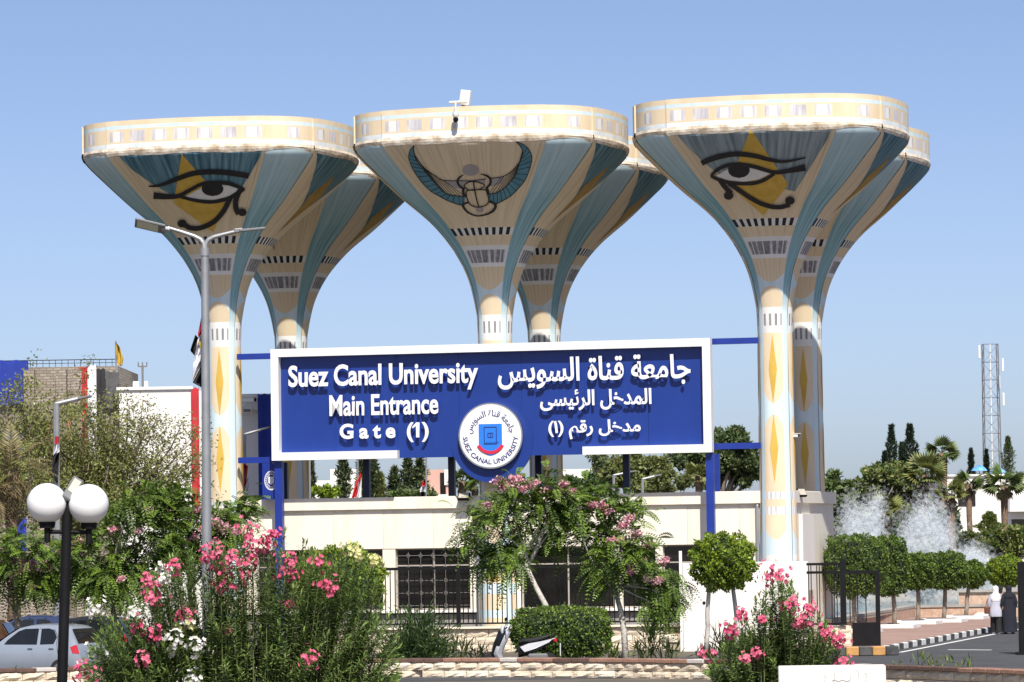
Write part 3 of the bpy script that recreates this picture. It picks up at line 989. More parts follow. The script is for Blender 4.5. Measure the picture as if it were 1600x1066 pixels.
for k in range(1, len(pu) - 1):
    a, b = pu[k][1], pu[k + 1][0]
    if b - a < 0.4: continue
    wz0, wz1 = zs + .05, zb
    wn_ = empty('window', (0, 0, 0)); wn_.parent = bd
    n = 2 if b - a > 1.6 else 1
    tr = wz0 + (wz1 - wz0) * 0.72
    mb = MB()
    for i in range(n + 1):
        mb.box((a + (b - a) * i / n, BV + 0.24, (wz0 + wz1) / 2), (0.05, 0.07, wz1 - wz0 - .004))
    for z in (wz0 + .03, tr, wz1 - .03):
        mb.box(((a + b) / 2, BV + 0.243, z), (b - a - .01, 0.06, 0.045))
    mb.build('frame', ['window_frame'], wn_)
    for i in range(n):
        x0, x1 = a + (b - a) * i / n + .04, a + (b - a) * (i + 1) / n - .04
        for z0, z1 in ((wz0 + .06, tr - .03), (tr + .03, wz1 - .06)):
            MB().box(((x0 + x1) / 2, BV + .26, (z0 + z1) / 2), (x1 - x0, 0.012, z1 - z0)).build('pane', ['glass_dark'], wn_)
    if k <= 2:                                         # wrought grille with rings at the crossings
        mb = MB()
        nx, nz = max(3, int((b - a) / .38)), 5
        for i in range(1, nx):
            x = a + (b - a) * i / nx
            mb.tube([(x, BV + .10, wz0 + .02), (x, BV + .10, wz1 - .12)], 0.010, 5)
        for j in range(nz):
            z = wz0 + .15 + (wz1 - wz0 - .4) * j / (nz - 1)
            mb.tube([(a, BV + .10, z), (b, BV + .10, z)], 0.010, 5)
            for i in range(1, nx):
                x = a + (b - a) * i / nx
                mb.tube([(x + .06 * math.cos(t), BV + .095, z + .06 * math.sin(t)) for t in [2 * math.pi * q / 10 for q in range(11)]], 0.013, 4, cap=False)
        mb.build('grille', ['grille_grey'], wn_)
    elif k in (4, 5):
        MB().box((a + (b - a) * .68, BV + .9, wz0 + .75), ((b - a) * .34, 0.04, 0.9)).build('board', ['wood_board'], wn_)
# service box on the end wall between the columns
MB().box((UR + .06, BV + 3.0, 3.0), (0.12, 2.6, 2.6)).build('duct_cover', ['white_wall'], bd)

def floodlight(px, py, v, label, tilt=40, s=1.0, yaw=0):
    p = gate_hit(px, py, v)
    f = empty('floodlight', GM @ p, -TH + R(yaw), label, 'floodlight', 'floodlights on the gatehouse')
    T = Matrix.Rotation(R(-tilt), 4, 'X')
    MB().box((0, 0, 0), (0.42 * s, 0.10, 0.34 * s), T=T, bev=.015).build('housing', ['iron'], f)
    MB().box((0, -0.055, 0), (0.34 * s, 0.012, 0.26 * s), T=T).build('lens', ['lens'], f)
    mb = MB()
    for s_ in (-1, 1): mb.box((s_ * .225 * s, 0.06, -.04), (0.02, 0.2, 0.03))
    mb.box((0, 0.16, -.04), (0.47 * s, 0.02, 0.04))
    mb.build('bracket', ['iron'], f)
material('lens', (0.50, 0.46, 0.38), 0.15, var=0.1)
floodlight(725, 776, BV - 0.35, 'black floodlight fixed to the parapet left of the middle column', 50)
floodlight(1252, 770, BV + 1.5, 'black floodlight on the wall end between the right columns', 30, 0.9, 55)

def cctv(name, p, rz, label, s=1.0):
    o = empty(name, p, rz, label, 'camera', 'surveillance cameras')
    MB().box((0, 0, 0), (0.12 * s, 0.42 * s, 0.12 * s), bev=.02).build('body', ['cam_white'], o)
    MB().box((0, -.03 * s, .075 * s), (0.15 * s, 0.48 * s, 0.02), bev=.005).build('sunshield', ['cam_white'], o)
    MB().tube([(0, -.205 * s, 0), (0, -.225 * s, 0)], 0.05 * s, 12).build('lens', ['iron'], o)
    MB().tube([(0, .05 * s, -.06 * s), (0, .12 * s, -.16 * s), (0, .34 * s, -.16 * s)], 0.025 * s, 8).build('bracket', ['cam_white'], o)
    return o
cctv('bullet_camera', GM @ gate_hit(1240, 681, -0.1), -TH + R(70), 'small white bullet camera on the right front column', 0.9)
# rooftop camera on the scarab tower: box on a stand and a dome camera on an arm
pr = gate_hit(722, 152, -4.25)
rc = empty('rooftop_camera', GM @ Vector((pr.x, -4.3, 17.9)), -TH, 'white camera unit with upright panel on top of the scarab tower', 'camera', 'surveillance cameras')
MB().box((0.05, 0.1, 0.35), (0.34, 0.22, 0.5), T=Matrix.Rotation(R(8), 4, 'Y'), bev=.02).build('panel', ['cam_white'], rc)
MB().box((-0.12, 0.1, 0.20), (0.62, 0.3, 0.07), bev=.02).build('tray', ['cam_white'], rc)
MB().box((0.0, 0.2, 0.0), (0.1, 0.1, 0.36)).build('stand', ['galv'], rc)
p = gate_hit(712, 182, -4.85) - Vector((pr.x, -4.3, 17.9))
MB().tube([(-0.15, 0.1, 0.18), (p.x, p.y, 0.16), (p.x, p.y, p.z + .1)], 0.03, 8).build('arm', ['cam_white'], rc)
MB().lathe([(0.0, 0.12), (0.10, 0.10), (0.11, -0.02), (0.07, -0.08), (0, -.08)], 14, c=(p.x, p.y, p.z + .05)).build('camera_head', ['cam_white'], rc, smooth=True, angle=40)
MB().lathe([(0.0, 0.0), (0.085, -0.02), (0.09, -0.10), (0.05, -0.16), (0, -.17)], 14, c=(p.x, p.y, p.z - .03)).build('dome', ['iron'], rc, smooth=True, angle=40)
# ------------------------------------------------------------------ ground, road, pavement
material('earth', (0.085, 0.075, 0.055), 0.95, col2=(0.15, 0.13, 0.10), scale=0.35, bump=0.3, bscale=3)
material('asphalt', (0.045, 0.047, 0.052), 0.85, col2=(0.075, 0.077, 0.082), scale=0.8, bump=0.2, bscale=30)
material('paver', (0.27, 0.17, 0.14), 0.9, col2=(0.36, 0.25, 0.21), scale=1.2, bump=0.1, bscale=20)
material('line_paint', (0.70, 0.70, 0.68), 0.8, var=0.15, scale=3)
material('kerb_white', (0.74, 0.73, 0.70), 0.85, var=0.12, scale=3)
material('kerb_black', (0.035, 0.036, 0.04), 0.85, col2=(0.10, 0.10, 0.10), scale=3)
material('kerb_orange', (0.50, 0.27, 0.09), 0.85, var=0.2, scale=3)
material('stone', (0.62, 0.50, 0.36), 0.95, col2=(0.78, 0.69, 0.55), scale=2.2, bump=0.6, bscale=11)
material('stone_pale', (0.70, 0.60, 0.45), 0.95, col2=(0.80, 0.73, 0.60), scale=2.2, bump=0.5, bscale=11)
material('mortar', (0.42, 0.34, 0.25), 0.95, var=0.2, scale=4)
material('coping_red', (0.22, 0.11, 0.08), 0.9, col2=(0.36, 0.21, 0.15), scale=2.5, bump=0.3, bscale=12)
material('coping_black', (0.045, 0.035, 0.03), 0.9, col2=(0.16, 0.09, 0.07), scale=2.0, bump=0.3, bscale=12)
material('coping_chalk', (0.45, 0.40, 0.36), 0.9, col2=(0.66, 0.62, 0.58), scale=3, bump=0.3, bscale=12)
def sheet(name, pts, mat, z=None, thick=0.0, kind='structure'):
    pts = [Vector(p) for p in pts]
    if z is not None:
        for p in pts: p.z = z
    n = len(pts)
    mb = MB()
    if thick:
        mb.add(pts + [p - Vector((0, 0, thick)) for p in pts], [tuple(range(n))] + [(i, (i + 1) % n, n + (i + 1) % n, n + i) for i in range(n)])
    else:
        mb.add(pts, [tuple(range(n))])
    o = mb.build(name, [mat], fix=thick > 0)
    if kind: o['kind'] = kind
    return o
sheet('ground', [(-2500, -200, 0), (2500, -200, 0), (2500, 5000, 0), (-2500, 5000, 0)], 'earth')
K0, K1 = hitz(1376, 1021, 0), hitz(1560, 986, 0)
kd = (K1 - K0).normalized()
kn = Vector((-kd.y, kd.x, 0))                       # to the left of the kerb: the pavement side
K2 = K1 + kd * 16
sheet('road', [K0 - kd * 0.4, K2, K2 + Vector((60, -10, 0)), Vector((70, 103, 0)), Vector((-60, 103, 0)), Vector((-60, 119, 0)), Vector((K0.x - 1.5, 119.5, 0))], 'asphalt', 0.004)
sheet('pavement', [K0 + kn * .16, K2 + kn * .16, K2 + kn * 14, K0 + kn * 5.5 + kd * 8, K0 + kn * 2.2], 'paver', 0.15, 0.16)
kb = empty('kerb', K0, 0)
kb['kind'] = 'structure'
blk = MB().box((0, 0, 0.09), (0.835, 0.15, 0.20), bev=0.02)
kw, kk = blk.mesh('kerb_block', ['kerb_white']), blk.mesh('kerb_block', ['kerb_black'])
ang = math.atan2(kd.y, kd.x)
for i in range(46):
    p = kd * (0.42 + 0.85 * i) + kn * 0.08
    link('kerb_block', kw if i % 2 else kk, kb, p, (0, 0, ang))
sheet('road_marking', [K0 + kd * .5 - kn * .42, K2 - kn * .42, K2 - kn * .58, K0 + kd * .5 - kn * .58], 'line_paint', 0.009)
a, b = hitz(1480, 1016, 0), hitz(1548, 1016.5, 0)
sheet('road_marking', [a, b, b + Vector((.1, .35, 0)), a + Vector((.1, .35, 0))], 'line_paint', 0.009)
# short painted kerb before the gate leaf
ko = empty('painted_kerb', hitz(1300, 1026, 0), R(6), 'short orange and black striped kerb at the foot of the gate leaf', 'kerb')
for i in range(5):
    MB().box((0.2 + i * .40, 0, 0.14), (0.385, 0.3, 0.28), bev=.03).build('kerb_block', ['kerb_orange' if i % 2 else 'kerb_black'], ko)

# ------------------------------------------------------------------ front stone wall
rs = random.Random(11)
def stone_mesh(w, h, d, mat, seed, rough=0.035):
    r = random.Random(seed)
    nx, nz = 4, 3
    vs, fs = [], []
    for j in range(nz + 1):
        for i in range(nx + 1):
            e = i in (0, nx) or j in (0, nz)
            vs.append((-w / 2 + w * i / nx + (0 if e else r.uniform(-.02, .02)), -d / 2 - (0 if e else r.uniform(0.2, 1.0) * rough * 1.6), -h / 2 + h * j / nz + (0 if e else r.uniform(-.015, .015))))
    for j in range(nz):
        for i in range(nx):
            a = j * (nx + 1) + i
            fs.append((a, a + 1, a + nx + 2, a + nx + 1))
    k = len(vs)
    vs += [(-w / 2, d / 2, -h / 2), (w / 2, d / 2, -h / 2), (-w / 2, d / 2, h / 2), (w / 2, d / 2, h / 2)]
    top = [nz * (nx + 1) + i for i in range(nx + 1)]
    fs += [tuple(top) + (k + 3, k + 2), (0, k, k + 1) + tuple(range(nx, 0, -1)), (0,) + tuple((nx + 1) * j for j in range(1, nz + 1)) + (k + 2, k), tuple(nx + (nx + 1) * j for j in range(nz, -1, -1)) + (k + 1, k + 3)]
    mb = MB().add(vs, fs)
    return mb.mesh('stone', [mat])
SM = [stone_mesh(1, 1, 0.3, 'stone' if i % 3 else 'stone_pale', i, 0.05) for i in range(9)]
wp = [hitz(px, py, 0.50) for px, py in ((-60, 1047), (120, 1042), (300, 1037), (470, 1032), (640, 1029), (800, 1028.5), (960, 1029), (1120, 1031), (1280, 1036), (1440, 1041), (1660, 1049))]
def along(pts, step):
    out, acc = [], 0.0
    for i in range(len(pts) - 1):
        d = (pts[i + 1] - pts[i]); L = d.length
        t = acc
        while t < L:
            out.append((pts[i] + d * (t / L), math.atan2(d.y, d.x)))
            t += step
        acc = t - L
    return out
fwall = empty('stone_garden_wall', (wp[5].x, wp[5].y, 0), 0, 'low rough cream stone wall with worn red and black coping across the foreground', 'wall')
org = fwall.location
core = MB()
for i in range(len(wp) - 1):
    d = (wp[i + 1] - wp[i]).normalized(); nn = Vector((-d.y, d.x, 0))
    a, b = wp[i] + nn * .10 - org, wp[i + 1] + nn * .10 - org
    vs = []
    for p in (a, b):
        for q, z in ((0, -.3), (.26, -.3), (.26, .40), (0, .40)):
            vs.append((p.x + nn.x * q, p.y + nn.y * q, z))
    core.add(vs, [(0, 1, 2, 3), (7, 6, 5, 4), (0, 4, 5, 1), (1, 5, 6, 2), (2, 6, 7, 3), (3, 7, 4, 0)])
core.build('core', ['mortar'], fwall)
for c_ in range(3):
    h = 0.21
    z = 0.40 - h / 2 - c_ * (h + .012)
    for k, (p, a_) in enumerate(along(wp, 0.63)):
        w = 0.615
        o = link('stone', SM[rs.randrange(9)], fwall, (p.x - org.x + (0.3 if c_ % 2 else 0) * math.cos(a_) + .04 * math.sin(-a_), p.y - org.y + (0.3 if c_ % 2 else 0) * math.sin(a_) + .10 - rs.uniform(0, .03), z), (0, 0, a_ + rs.uniform(-.015, .015)), (w, 0.9, h))
cm = {}
for nm in ('coping_red', 'coping_black', 'coping_chalk'):
    cm[nm] = MB().box((0, 0, 0), (0.53, 0.52, 0.10), bev=0.014).mesh('coping', [nm])
run, cur = 0, 'coping_red'
for k, (p, a_) in enumerate(along(wp, 0.54)):
    if run <= 0:
        cur = rs.choice(['coping_red', 'coping_red', 'coping_black', 'coping_black', 'coping_chalk']); run = rs.choice([1, 1, 2, 3]) if cur != 'coping_chalk' else 1
    run -= 1
    link('coping', cm[cur], fwall, (p.x - org.x, p.y - org.y + .18, 0.452 + rs.uniform(-.006, .006)), (rs.uniform(-.015, .015), rs.uniform(-.01, .01), a_))

# white painted block with scribbled paint marks in front of the wall
wb0, wb1 = hitz(1197, 1041, 0.52), hitz(1364, 1038, 0.52)
wbk = empty('white_block', ((wb0.x + wb1.x) / 2, wb0.y - 3.6, 0), R(-3), 'low white painted block with faint paint scribbles before the right oleander', 'block')
Yb = wb0.y - 3.6
q0, q1 = at(1197, 1042, Yb), at(1364, 1040, Yb)
W = q1.x - q0.x
MB().box((0, 0.2, q0.z / 2 - .3), (W, 0.7, q0.z + .6), bev=.025).build('slab', ['white_wall'], wbk)
mb = MB()
rr_ = random.Random(4)
for k in range(6):
    x = W * (-.06 + .075 * k)
    mb.tube([(x + rr_.uniform(-.03, .03), -0.155, q0.z - .16 - .05 * j + (.06 if k in (2, 4) else 0)) for j in range(5)], 0.006, 4)
mb.tube([(W * .0 + .03 * j, -0.155, q0.z - .34 + .02 * math.sin(j)) for j in range(14)], 0.008, 4)
mb.build('scribble', ['grey_paint'], wbk)['kind'] = 'stuff'

# ------------------------------------------------------------------ boundary fence on its low stone wall
FY = 127.0
f0, f1 = at(520, 990, FY + 1.0), at(1068, 980, FY)
fdir = Vector((f1.x - f0.x, f1.y - f0.y, 0)); FL = fdir.length; fa = math.atan2(fdir.y, fdir.x)
fence = empty('iron_fence', (f0.x, f0.y, 0), fa, 'black iron picket fence on a low cream stone wall before the gatehouse', 'fence')
ZT, ZB, ZW = 2.70, 0.92, 0.80
pk = MB().tube([(0, 0, ZB + .02), (0, 0, ZT - .02)], 0.019, 6).mesh('picket', ['iron'])
n = int(FL / 0.155)
for i in range(n):
    if i % 26 != 0: link('picket', pk, fence, (i * FL / n, 0, 0))
pm = MB().box((0, 0, (ZT + ZW) / 2 + .03), (0.13, 0.13, ZT - ZW + .12)).mesh('post', ['iron'])
for i in range(0, n + 1, 26): link('post', pm, fence, (i * FL / n, 0, 0))
for z, w in ((ZT, .09), (ZB, .055)):
    MB().box((FL / 2, 0, z), (FL, 0.05, w)).build('rail', ['iron'], fence)
cm_ = MB()
for sgn in (-1, 1):
    cm_.tube([(sgn * .07, 0, ZB + .03), (sgn * .07, 0, ZB + .22), (-sgn * .02, 0, ZB + .36), (sgn * .07, 0, ZB + .5), (sgn * .07, 0, ZB + .62)], 0.012, 5)
cm_ = cm_.mesh('scroll', ['iron'])
for i in range(13, n, 26): link('scroll', cm_, fence, (i * FL / n + .077, -0.03, 0))
MB().box((FL / 2, 0.1, ZW / 2 - .03), (FL, 0.22, ZW - .06)).build('wall_core', ['mortar'], fence)
MB().box((FL / 2, 0.02, ZW - .02), (FL + .1, 0.44, 0.07), bev=.012).build('coping', ['stone_pale'], fence)
for c_ in range(3):
    h = 0.235
    for k in range(int(FL / .72)):
        link('stone', SM[rs.randrange(9)], fence, (0.36 + k * .72 + (.3 if c_ % 2 else 0), 0.06 - rs.uniform(0, .02), ZW - .075 - h / 2 - c_ * (h + .01)), None, (0.70, 0.7, h))

# white screen wall, gate leaf and gate posts
sw0, sw1 = at(1066, 880, 124.5), at(1262, 878, 124.5)
swl = empty('white_screen_wall', ((sw0.x + sw1.x) / 2, 124.5, 0), 0, 'plain white rendered wall panel beside the round clipped tree', 'wall')
SWW = sw1.x - sw0.x
MB().box((0, 0.15, sw0.z / 2), (SWW, 0.28, sw0.z), bev=.015).build('panel', ['white_wall'], swl)
MB().box((-SWW / 2 - .05, 0.15, (sw0.z + .38) / 2), (0.09, 0.16, sw0.z + .38)).build('end_post', ['white_wall'], swl)
MB().tube([(at(1100, 942, 124.5).x - swl.location.x, -0.01, at(1100, 942, 124.5).z), (at(1100, 942, 124.5).x - swl.location.x, 0.05, at(1100, 942, 124.5).z)], 0.05, 12).build('wall_port', ['iron'], swl)

GY = 123.0
def gx(px): return at(px, 940, GY).x
def gz(py): return at(1320, py, GY).z
gt = empty('iron_gate', (gx(1262), GY, 0), 0, 'black iron gate leaf with solid lower plate on the pavement side', 'gate')
o_ = gx(1262)
def gbar(x0, x1, y0, y1, name, d=.05, mat='iron'):
    MB().box(((gx(x0) + gx(x1)) / 2 - o_, 0, (gz(y0) + gz(y1)) / 2), (gx(x1) - gx(x0), d, gz(y0) - gz(y1))).build(name, [mat], gt)
gbar(1261, 1314, 879, 883, 'rail'); gbar(1261, 1314, 892, 896, 'rail'); gbar(1261, 1314, 973, 976, 'rail')
gbar(1313, 1322, 874, 976, 'post', .14)
for px in (1264, 1268, 1277, 1281, 1290, 1300, 1304, 1308): gbar(px - .7, px + .7, 883.2, 972.8, 'picket', .03)
gbar(1322, 1375, 892, 897, 'rail', .08); gbar(1368, 1375, 897, 973, 'stile', .08)
for px in (1328, 1340, 1353): gbar(px - .8, px + .8, 897, 973, 'picket', .03)
gbar(1331, 1375, 973.2, 1011, 'plate', .06); gbar(1352, 1362, 1011.3, 1024, 'foot', .10)
gs0 = empty('gate_pier', (gx(1310), GY + .05, 0), 0, 'low pale stone pier carrying the iron gate', 'pier')
MB().box((0, 0.25, gz(978) / 2), (gx(1331) - gx(1292), 0.4, gz(978)), bev=.02).build('core', ['stone_pale'], gs0)
for c_ in range(3):
    for k in range(2):
        link('stone', SM[(c_ * 2 + k) % 9], gs0, (-.2 + k * .4, 0.06, gz(978) - .12 - c_ * .21), None, (0.38, .3, .2))
gp = empty('gate_post', (at(1600, 950, 117).x + .1, 117, 0), 0, 'thick black gate post cut by the right edge of the picture', 'post')
MB().box((0, 0, at(1600, 878, 117).z / 2), (0.52, 0.3, at(1600, 878, 117).z), bev=.01).build('shaft', ['iron'], gp)
MB().box((0, 0, .04), (0.7, 0.5, 0.08)).build('base_plate', ['iron'], gp)

# ------------------------------------------------------------------ fountain pool
material('pool_brick', (0.42, 0.25, 0.17), 0.9, col2=(0.62, 0.45, 0.34), scale=4, bump=0.3, bscale=12)
material('pool_stone', (0.36, 0.33, 0.30), 0.9, var=0.15, scale=2)
A_, B_, C_ = hitz(1300, 968, .6), hitz(1430, 947, .6), hitz(1640, 944, .6)
pool = empty('fountain_pool', (B_.x, B_.y, 0), 0, 'raised fountain pool with brick faced wall and stone rim behind the clipped trees', 'pool')
def wall_seg(mb, a, b, z0, z1, th, mi=0):
    a, b = a - pool.location, b - pool.location
    d = (b - a); d.z = 0; d.normalize(); nn = Vector((-d.y, d.x, 0)) * th
    vs = [(p.x + q.x, p.y + q.y, z) for p in (a, b) for q in (Vector((0, 0, 0)), nn) for z in (z0, z1)]
    mb.add(vs, [(0, 1, 3, 2), (4, 6, 7, 5), (0, 4, 5, 1), (2, 3, 7, 6), (1, 5, 7, 3), (0, 2, 6, 4)], mi)
mb = MB(); wall_seg(mb, A_, B_, 0, .53, .35); wall_seg(mb, B_, C_, 0, .53, .35); mb.build('front_wall', ['pool_brick'], pool)
mb = MB(); wall_seg(mb, A_ + Vector((0, -.05, 0)), B_ + Vector((0, -.05, 0)), .53, .62, .45); wall_seg(mb, B_ + Vector((0, -.05, 0)), C_ + Vector((0, -.05, 0)), .53, .62, .45); mb.build('rim', ['pool_stone'], pool)
D_, E_ = at(1660, 930, 186), at(1290, 930, 186)
mb = MB(); wall_seg(mb, Vector((E_.x, 186, 0)), Vector((D_.x, 186, 0)), 0, 1.15, .5); mb.build('back_wall', ['pool_stone'], pool)
e0 = at(1498, 930, 172)
mb = MB(); wall_seg(mb, Vector((e0.x, 172, 0)), Vector((D_.x, 171, 0)), 0, .95, .5); mb.build('upper_tier', ['pool_brick'], pool)
mb = MB(); wall_seg(mb, Vector((e0.x - .1, 171.9, 0)), Vector((D_.x, 170.9, 0)), .95, 1.05, .7); mb.build('tier_rim', ['pool_stone'], pool)
mw_ = material('water', (0.16, 0.25, 0.27), 0.12, col2=(0.24, 0.33, 0.35), scale=1.5, bump=0.5, bscale=3)
wat = sheet('water', [A_ + Vector((.3, .3, 0)), B_ + Vector((0, .34, 0)), C_ + Vector((0, .34, 0)), Vector((D_.x, 186, 0)), Vector((E_.x - 2, 186, 0))], 'water', 0.45)
# ------------------------------------------------------------------ foliage
G = lambda n, a, b, **k: material(n, a, 0.55, col2=b, scale=1.3, island=0.45, trans=0.28, **k)
G('leaf_mid', (0.060, 0.105, 0.020), (0.11, 0.175, 0.035))
G('leaf_fresh', (0.11, 0.185, 0.020), (0.18, 0.28, 0.035))
G('leaf_lime', (0.19, 0.27, 0.015), (0.30, 0.38, 0.03))
G('leaf_dark', (0.025, 0.055, 0.014), (0.050, 0.095, 0.024))
G('leaf_oleander', (0.105, 0.17, 0.035), (0.175, 0.255, 0.07))
G('leaf_oleander_tip', (0.16, 0.25, 0.05), (0.22, 0.32, 0.08))
G('leaf_olive', (0.17, 0.195, 0.05), (0.26, 0.285, 0.09))
G('leaf_dry', (0.20, 0.155, 0.075), (0.32, 0.255, 0.13))
G('leaf_far', (0.115, 0.15, 0.06), (0.18, 0.22, 0.085))
G('leaf_far_yellow', (0.16, 0.18, 0.045), (0.24, 0.255, 0.075))
G('leaf_cypress', (0.018, 0.036, 0.018), (0.040, 0.062, 0.030))
G('petal_pink', (0.60, 0.055, 0.15), (0.79, 0.20, 0.31))
G('petal_rose', (0.66, 0.32, 0.38), (0.80, 0.56, 0.58))
G('petal_white', (0.76, 0.75, 0.68), (0.82, 0.81, 0.76))
G('petal_yellow', (0.60, 0.58, 0.20), (0.72, 0.70, 0.38))
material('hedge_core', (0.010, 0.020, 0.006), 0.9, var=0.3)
material('bark', (0.17, 0.135, 0.10), 0.95, col2=(0.36, 0.31, 0.25), scale=5, bump=0.6, bscale=14)
material('bark_white', (0.42, 0.38, 0.33), 0.95, col2=(0.66, 0.62, 0.57), scale=5, bump=0.5, bscale=14)
material('bark_palm', (0.13, 0.085, 0.055), 0.95, col2=(0.24, 0.165, 0.11), scale=6, bump=0.7, bscale=12)
material('twig', (0.16, 0.13, 0.10), 0.9, col2=(0.26, 0.21, 0.165), scale=4)
material('stem_green', (0.10, 0.13, 0.04), 0.8, var=0.2)

def unit(v): return v / np.maximum(np.linalg.norm(v, axis=-1, keepdims=True), 1e-9)
def leaf_quads(c, d, L, W, rng, nrm=None, fold=0.0):
    """rhombic leaves: base c, direction d (unit), length L, width W"""
    n = len(c)
    L = np.broadcast_to(np.asarray(L, float).reshape(-1, 1) if np.ndim(L) else np.full((1, 1), L), (n, 1))
    W = np.broadcast_to(np.asarray(W, float).reshape(-1, 1) if np.ndim(W) else np.full((1, 1), W), (n, 1))
    if nrm is None: nrm = rng.normal(size=(n, 3))
    s = unit(np.cross(d, nrm))
    up = np.cross(s, d)
    mid = c + d * L * 0.45
    return np.stack([c, mid + s * W * .5 + up * fold * W, c + d * L, mid - s * W * .5 + up * fold * W], axis=1)
def ball(rng, n, power=0.45):
    v = unit(rng.normal(size=(n, 3)))
    return v * rng.random((n, 1)) ** power
def crown_quads(rng, clumps, dens, L, W, up=0.2, power=0.4):
    """clumps: rows cx,cy,cz,rx,ry,rz ; dens leaves per clump"""
    out = []
    for k, (cx, cy, cz, rx, ry, rz) in enumerate(clumps):
        n = int(dens if np.ndim(dens) == 0 else dens[k])
        b = ball(rng, n, power)
        c = b * np.array([rx, ry, rz]) + np.array([cx, cy, cz])
        d = unit(b * 0.8 + rng.normal(size=(n, 3)) * 0.8 + np.array([0, 0, up]))
        nr = unit(rng.normal(size=(n, 3)) + np.array([0, -0.3, 1.0]))
        out.append(leaf_quads(c, d, L * rng.uniform(.7, 1.3, n), W * rng.uniform(.7, 1.3, n), rng, nr))
    return np.concatenate(out)
def scatter_clumps(rng, centre, R3, n, r, flat=1.0):
    b = ball(rng, n, 0.55)
    c = b * np.array(R3) + np.array(centre)
    rr_ = r * rng.uniform(.65, 1.25, (n, 1))
    return np.concatenate([c, rr_, rr_, rr_ * flat], axis=1)
def limb(mb, a, b, r0, r1, rnd, bend=0.12, n=6, seg=6):
    a, b = Vector(a), Vector(b)
    L = (b - a).length
    o = Vector((rnd.uniform(-1, 1), rnd.uniform(-1, 1), rnd.uniform(-.4, .6))) * bend * L
    pts = [a.lerp(b, t) + o * math.sin(math.pi * t) + Vector((rnd.uniform(-1, 1), rnd.uniform(-1, 1), 0)) * 0.015 * L for t in [k / seg for k in range(seg + 1)]]
    mb.tube(pts, [r0 + (r1 - r0) * k / seg for k in range(seg + 1)], n)
    return pts
def tree(name, base, clumps, label, cat='tree', group=None, leafmats=('leaf_mid',), dens=260, L=0.14, W=0.07, trunk_r=0.14, fork=None, bark='bark', seed=1, up=.2, lean=None, power=.4, limbs=True):
    rng = np.random.default_rng(seed); rnd = random.Random(seed)
    base = Vector(base)
    t = empty(name, base, 0, label, cat, group)
    cl = np.array(clumps, float); cl[:, :3] -= np.array(base)
    P = crown_quads(rng, cl, dens, L, W, up, power)
    mi = rng.integers(0, len(leafmats), len(P)) if len(leafmats) > 1 else None
    link('crown', quads_mesh('crown', P, list(leafmats), mi), t)
    cen = Vector(cl[:, :3].mean(axis=0))
    fk = Vector(fork) - base if fork else Vector((cen.x * .5, cen.y * .5, max(.5, cl[:, 2].min() * .8)))
    mb = MB()
    limb(mb, (0, 0, -.1), fk, trunk_r, trunk_r * .7, rnd, .06, 8)
    if limbs:
        idx = list(range(len(cl))); rnd.shuffle(idx)
        for i in idx[:14]:
            limb(mb, fk, cl[i, :3], trunk_r * .5, trunk_r * .12, rnd, .12, 5)
    mb.build('trunk', [bark], t, smooth=True)
    return t

# ---- clipped shrubs: leafy skin over a dark core
def clipped_mesh(rng, shape, dims, n, L, W, mats, bumpy=0.06):
    rx, ry, rz = dims
    v = unit(rng.normal(size=(n, 3)))
    if shape == 'box':
        p = v / np.maximum((np.abs(v) ** 5).sum(axis=1, keepdims=True) ** 0.2, 1e-6)
    else:
        p = v
    bl = 1 + bumpy * np.sin(v[:, :1] * 7 + n) * np.cos(v[:, 2:] * 6 + v[:, 1:2] * 5) + bumpy * .6 * np.sin(v[:, :1] * 13 + v[:, 2:] * 11 + n)
    bl = bl + (rng.random((n, 1)) < .03) * rng.uniform(0, .14, (n, 1))
    jit = 1 - np.abs(rng.normal(size=(n, 1))) * 0.05
    c = p * bl * jit * np.array([rx, ry, rz])
    d = unit(v * 0.7 + rng.normal(size=(n, 3)) * 0.75 + np.array([0, 0, .25]))
    nr = unit(v + rng.normal(size=(n, 3)) * 0.6)
    P = leaf_quads(c, d, L * rng.uniform(.6, 1.5, n), W * rng.uniform(.7, 1.4, n), rng, nr)
    return quads_mesh('foliage', P, list(mats), rng.integers(0, len(mats), n) if len(mats) > 1 else None)
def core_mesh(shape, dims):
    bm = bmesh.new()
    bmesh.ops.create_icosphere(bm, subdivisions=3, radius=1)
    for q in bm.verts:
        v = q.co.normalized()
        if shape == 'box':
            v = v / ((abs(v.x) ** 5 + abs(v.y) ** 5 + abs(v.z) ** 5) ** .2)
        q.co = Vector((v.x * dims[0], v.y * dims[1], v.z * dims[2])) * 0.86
    return MB().bm(bm).mesh('dark_core', ['hedge_core'], smooth=True)  # solid near-black core that blocks the view through the leaves, no branches
def clipped(name, base, centre, dims, shape, label, cat, mats, n=5000, L=0.085, W=0.055, trunks=(), group=None, seed=1, bark='bark_white', bumpy=.06, tr=.07):
    rng = np.random.default_rng(seed); rnd = random.Random(seed)
    t = empty(name, base, 0, label, cat, group)
    off = Vector(centre) - Vector(base)
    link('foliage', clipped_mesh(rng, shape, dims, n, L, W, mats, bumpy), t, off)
    link('dark_core', core_mesh(shape, dims), t, off)
    for tb in trunks:
        b_, top = Vector(tb[0]) - Vector(base), Vector(tb[1]) - Vector(base)
        mb = MB(); limb(mb, b_, top, tr, tr * .8, rnd, .04, 8)
        mb.build('trunk', [bark], t, smooth=True)
    return t

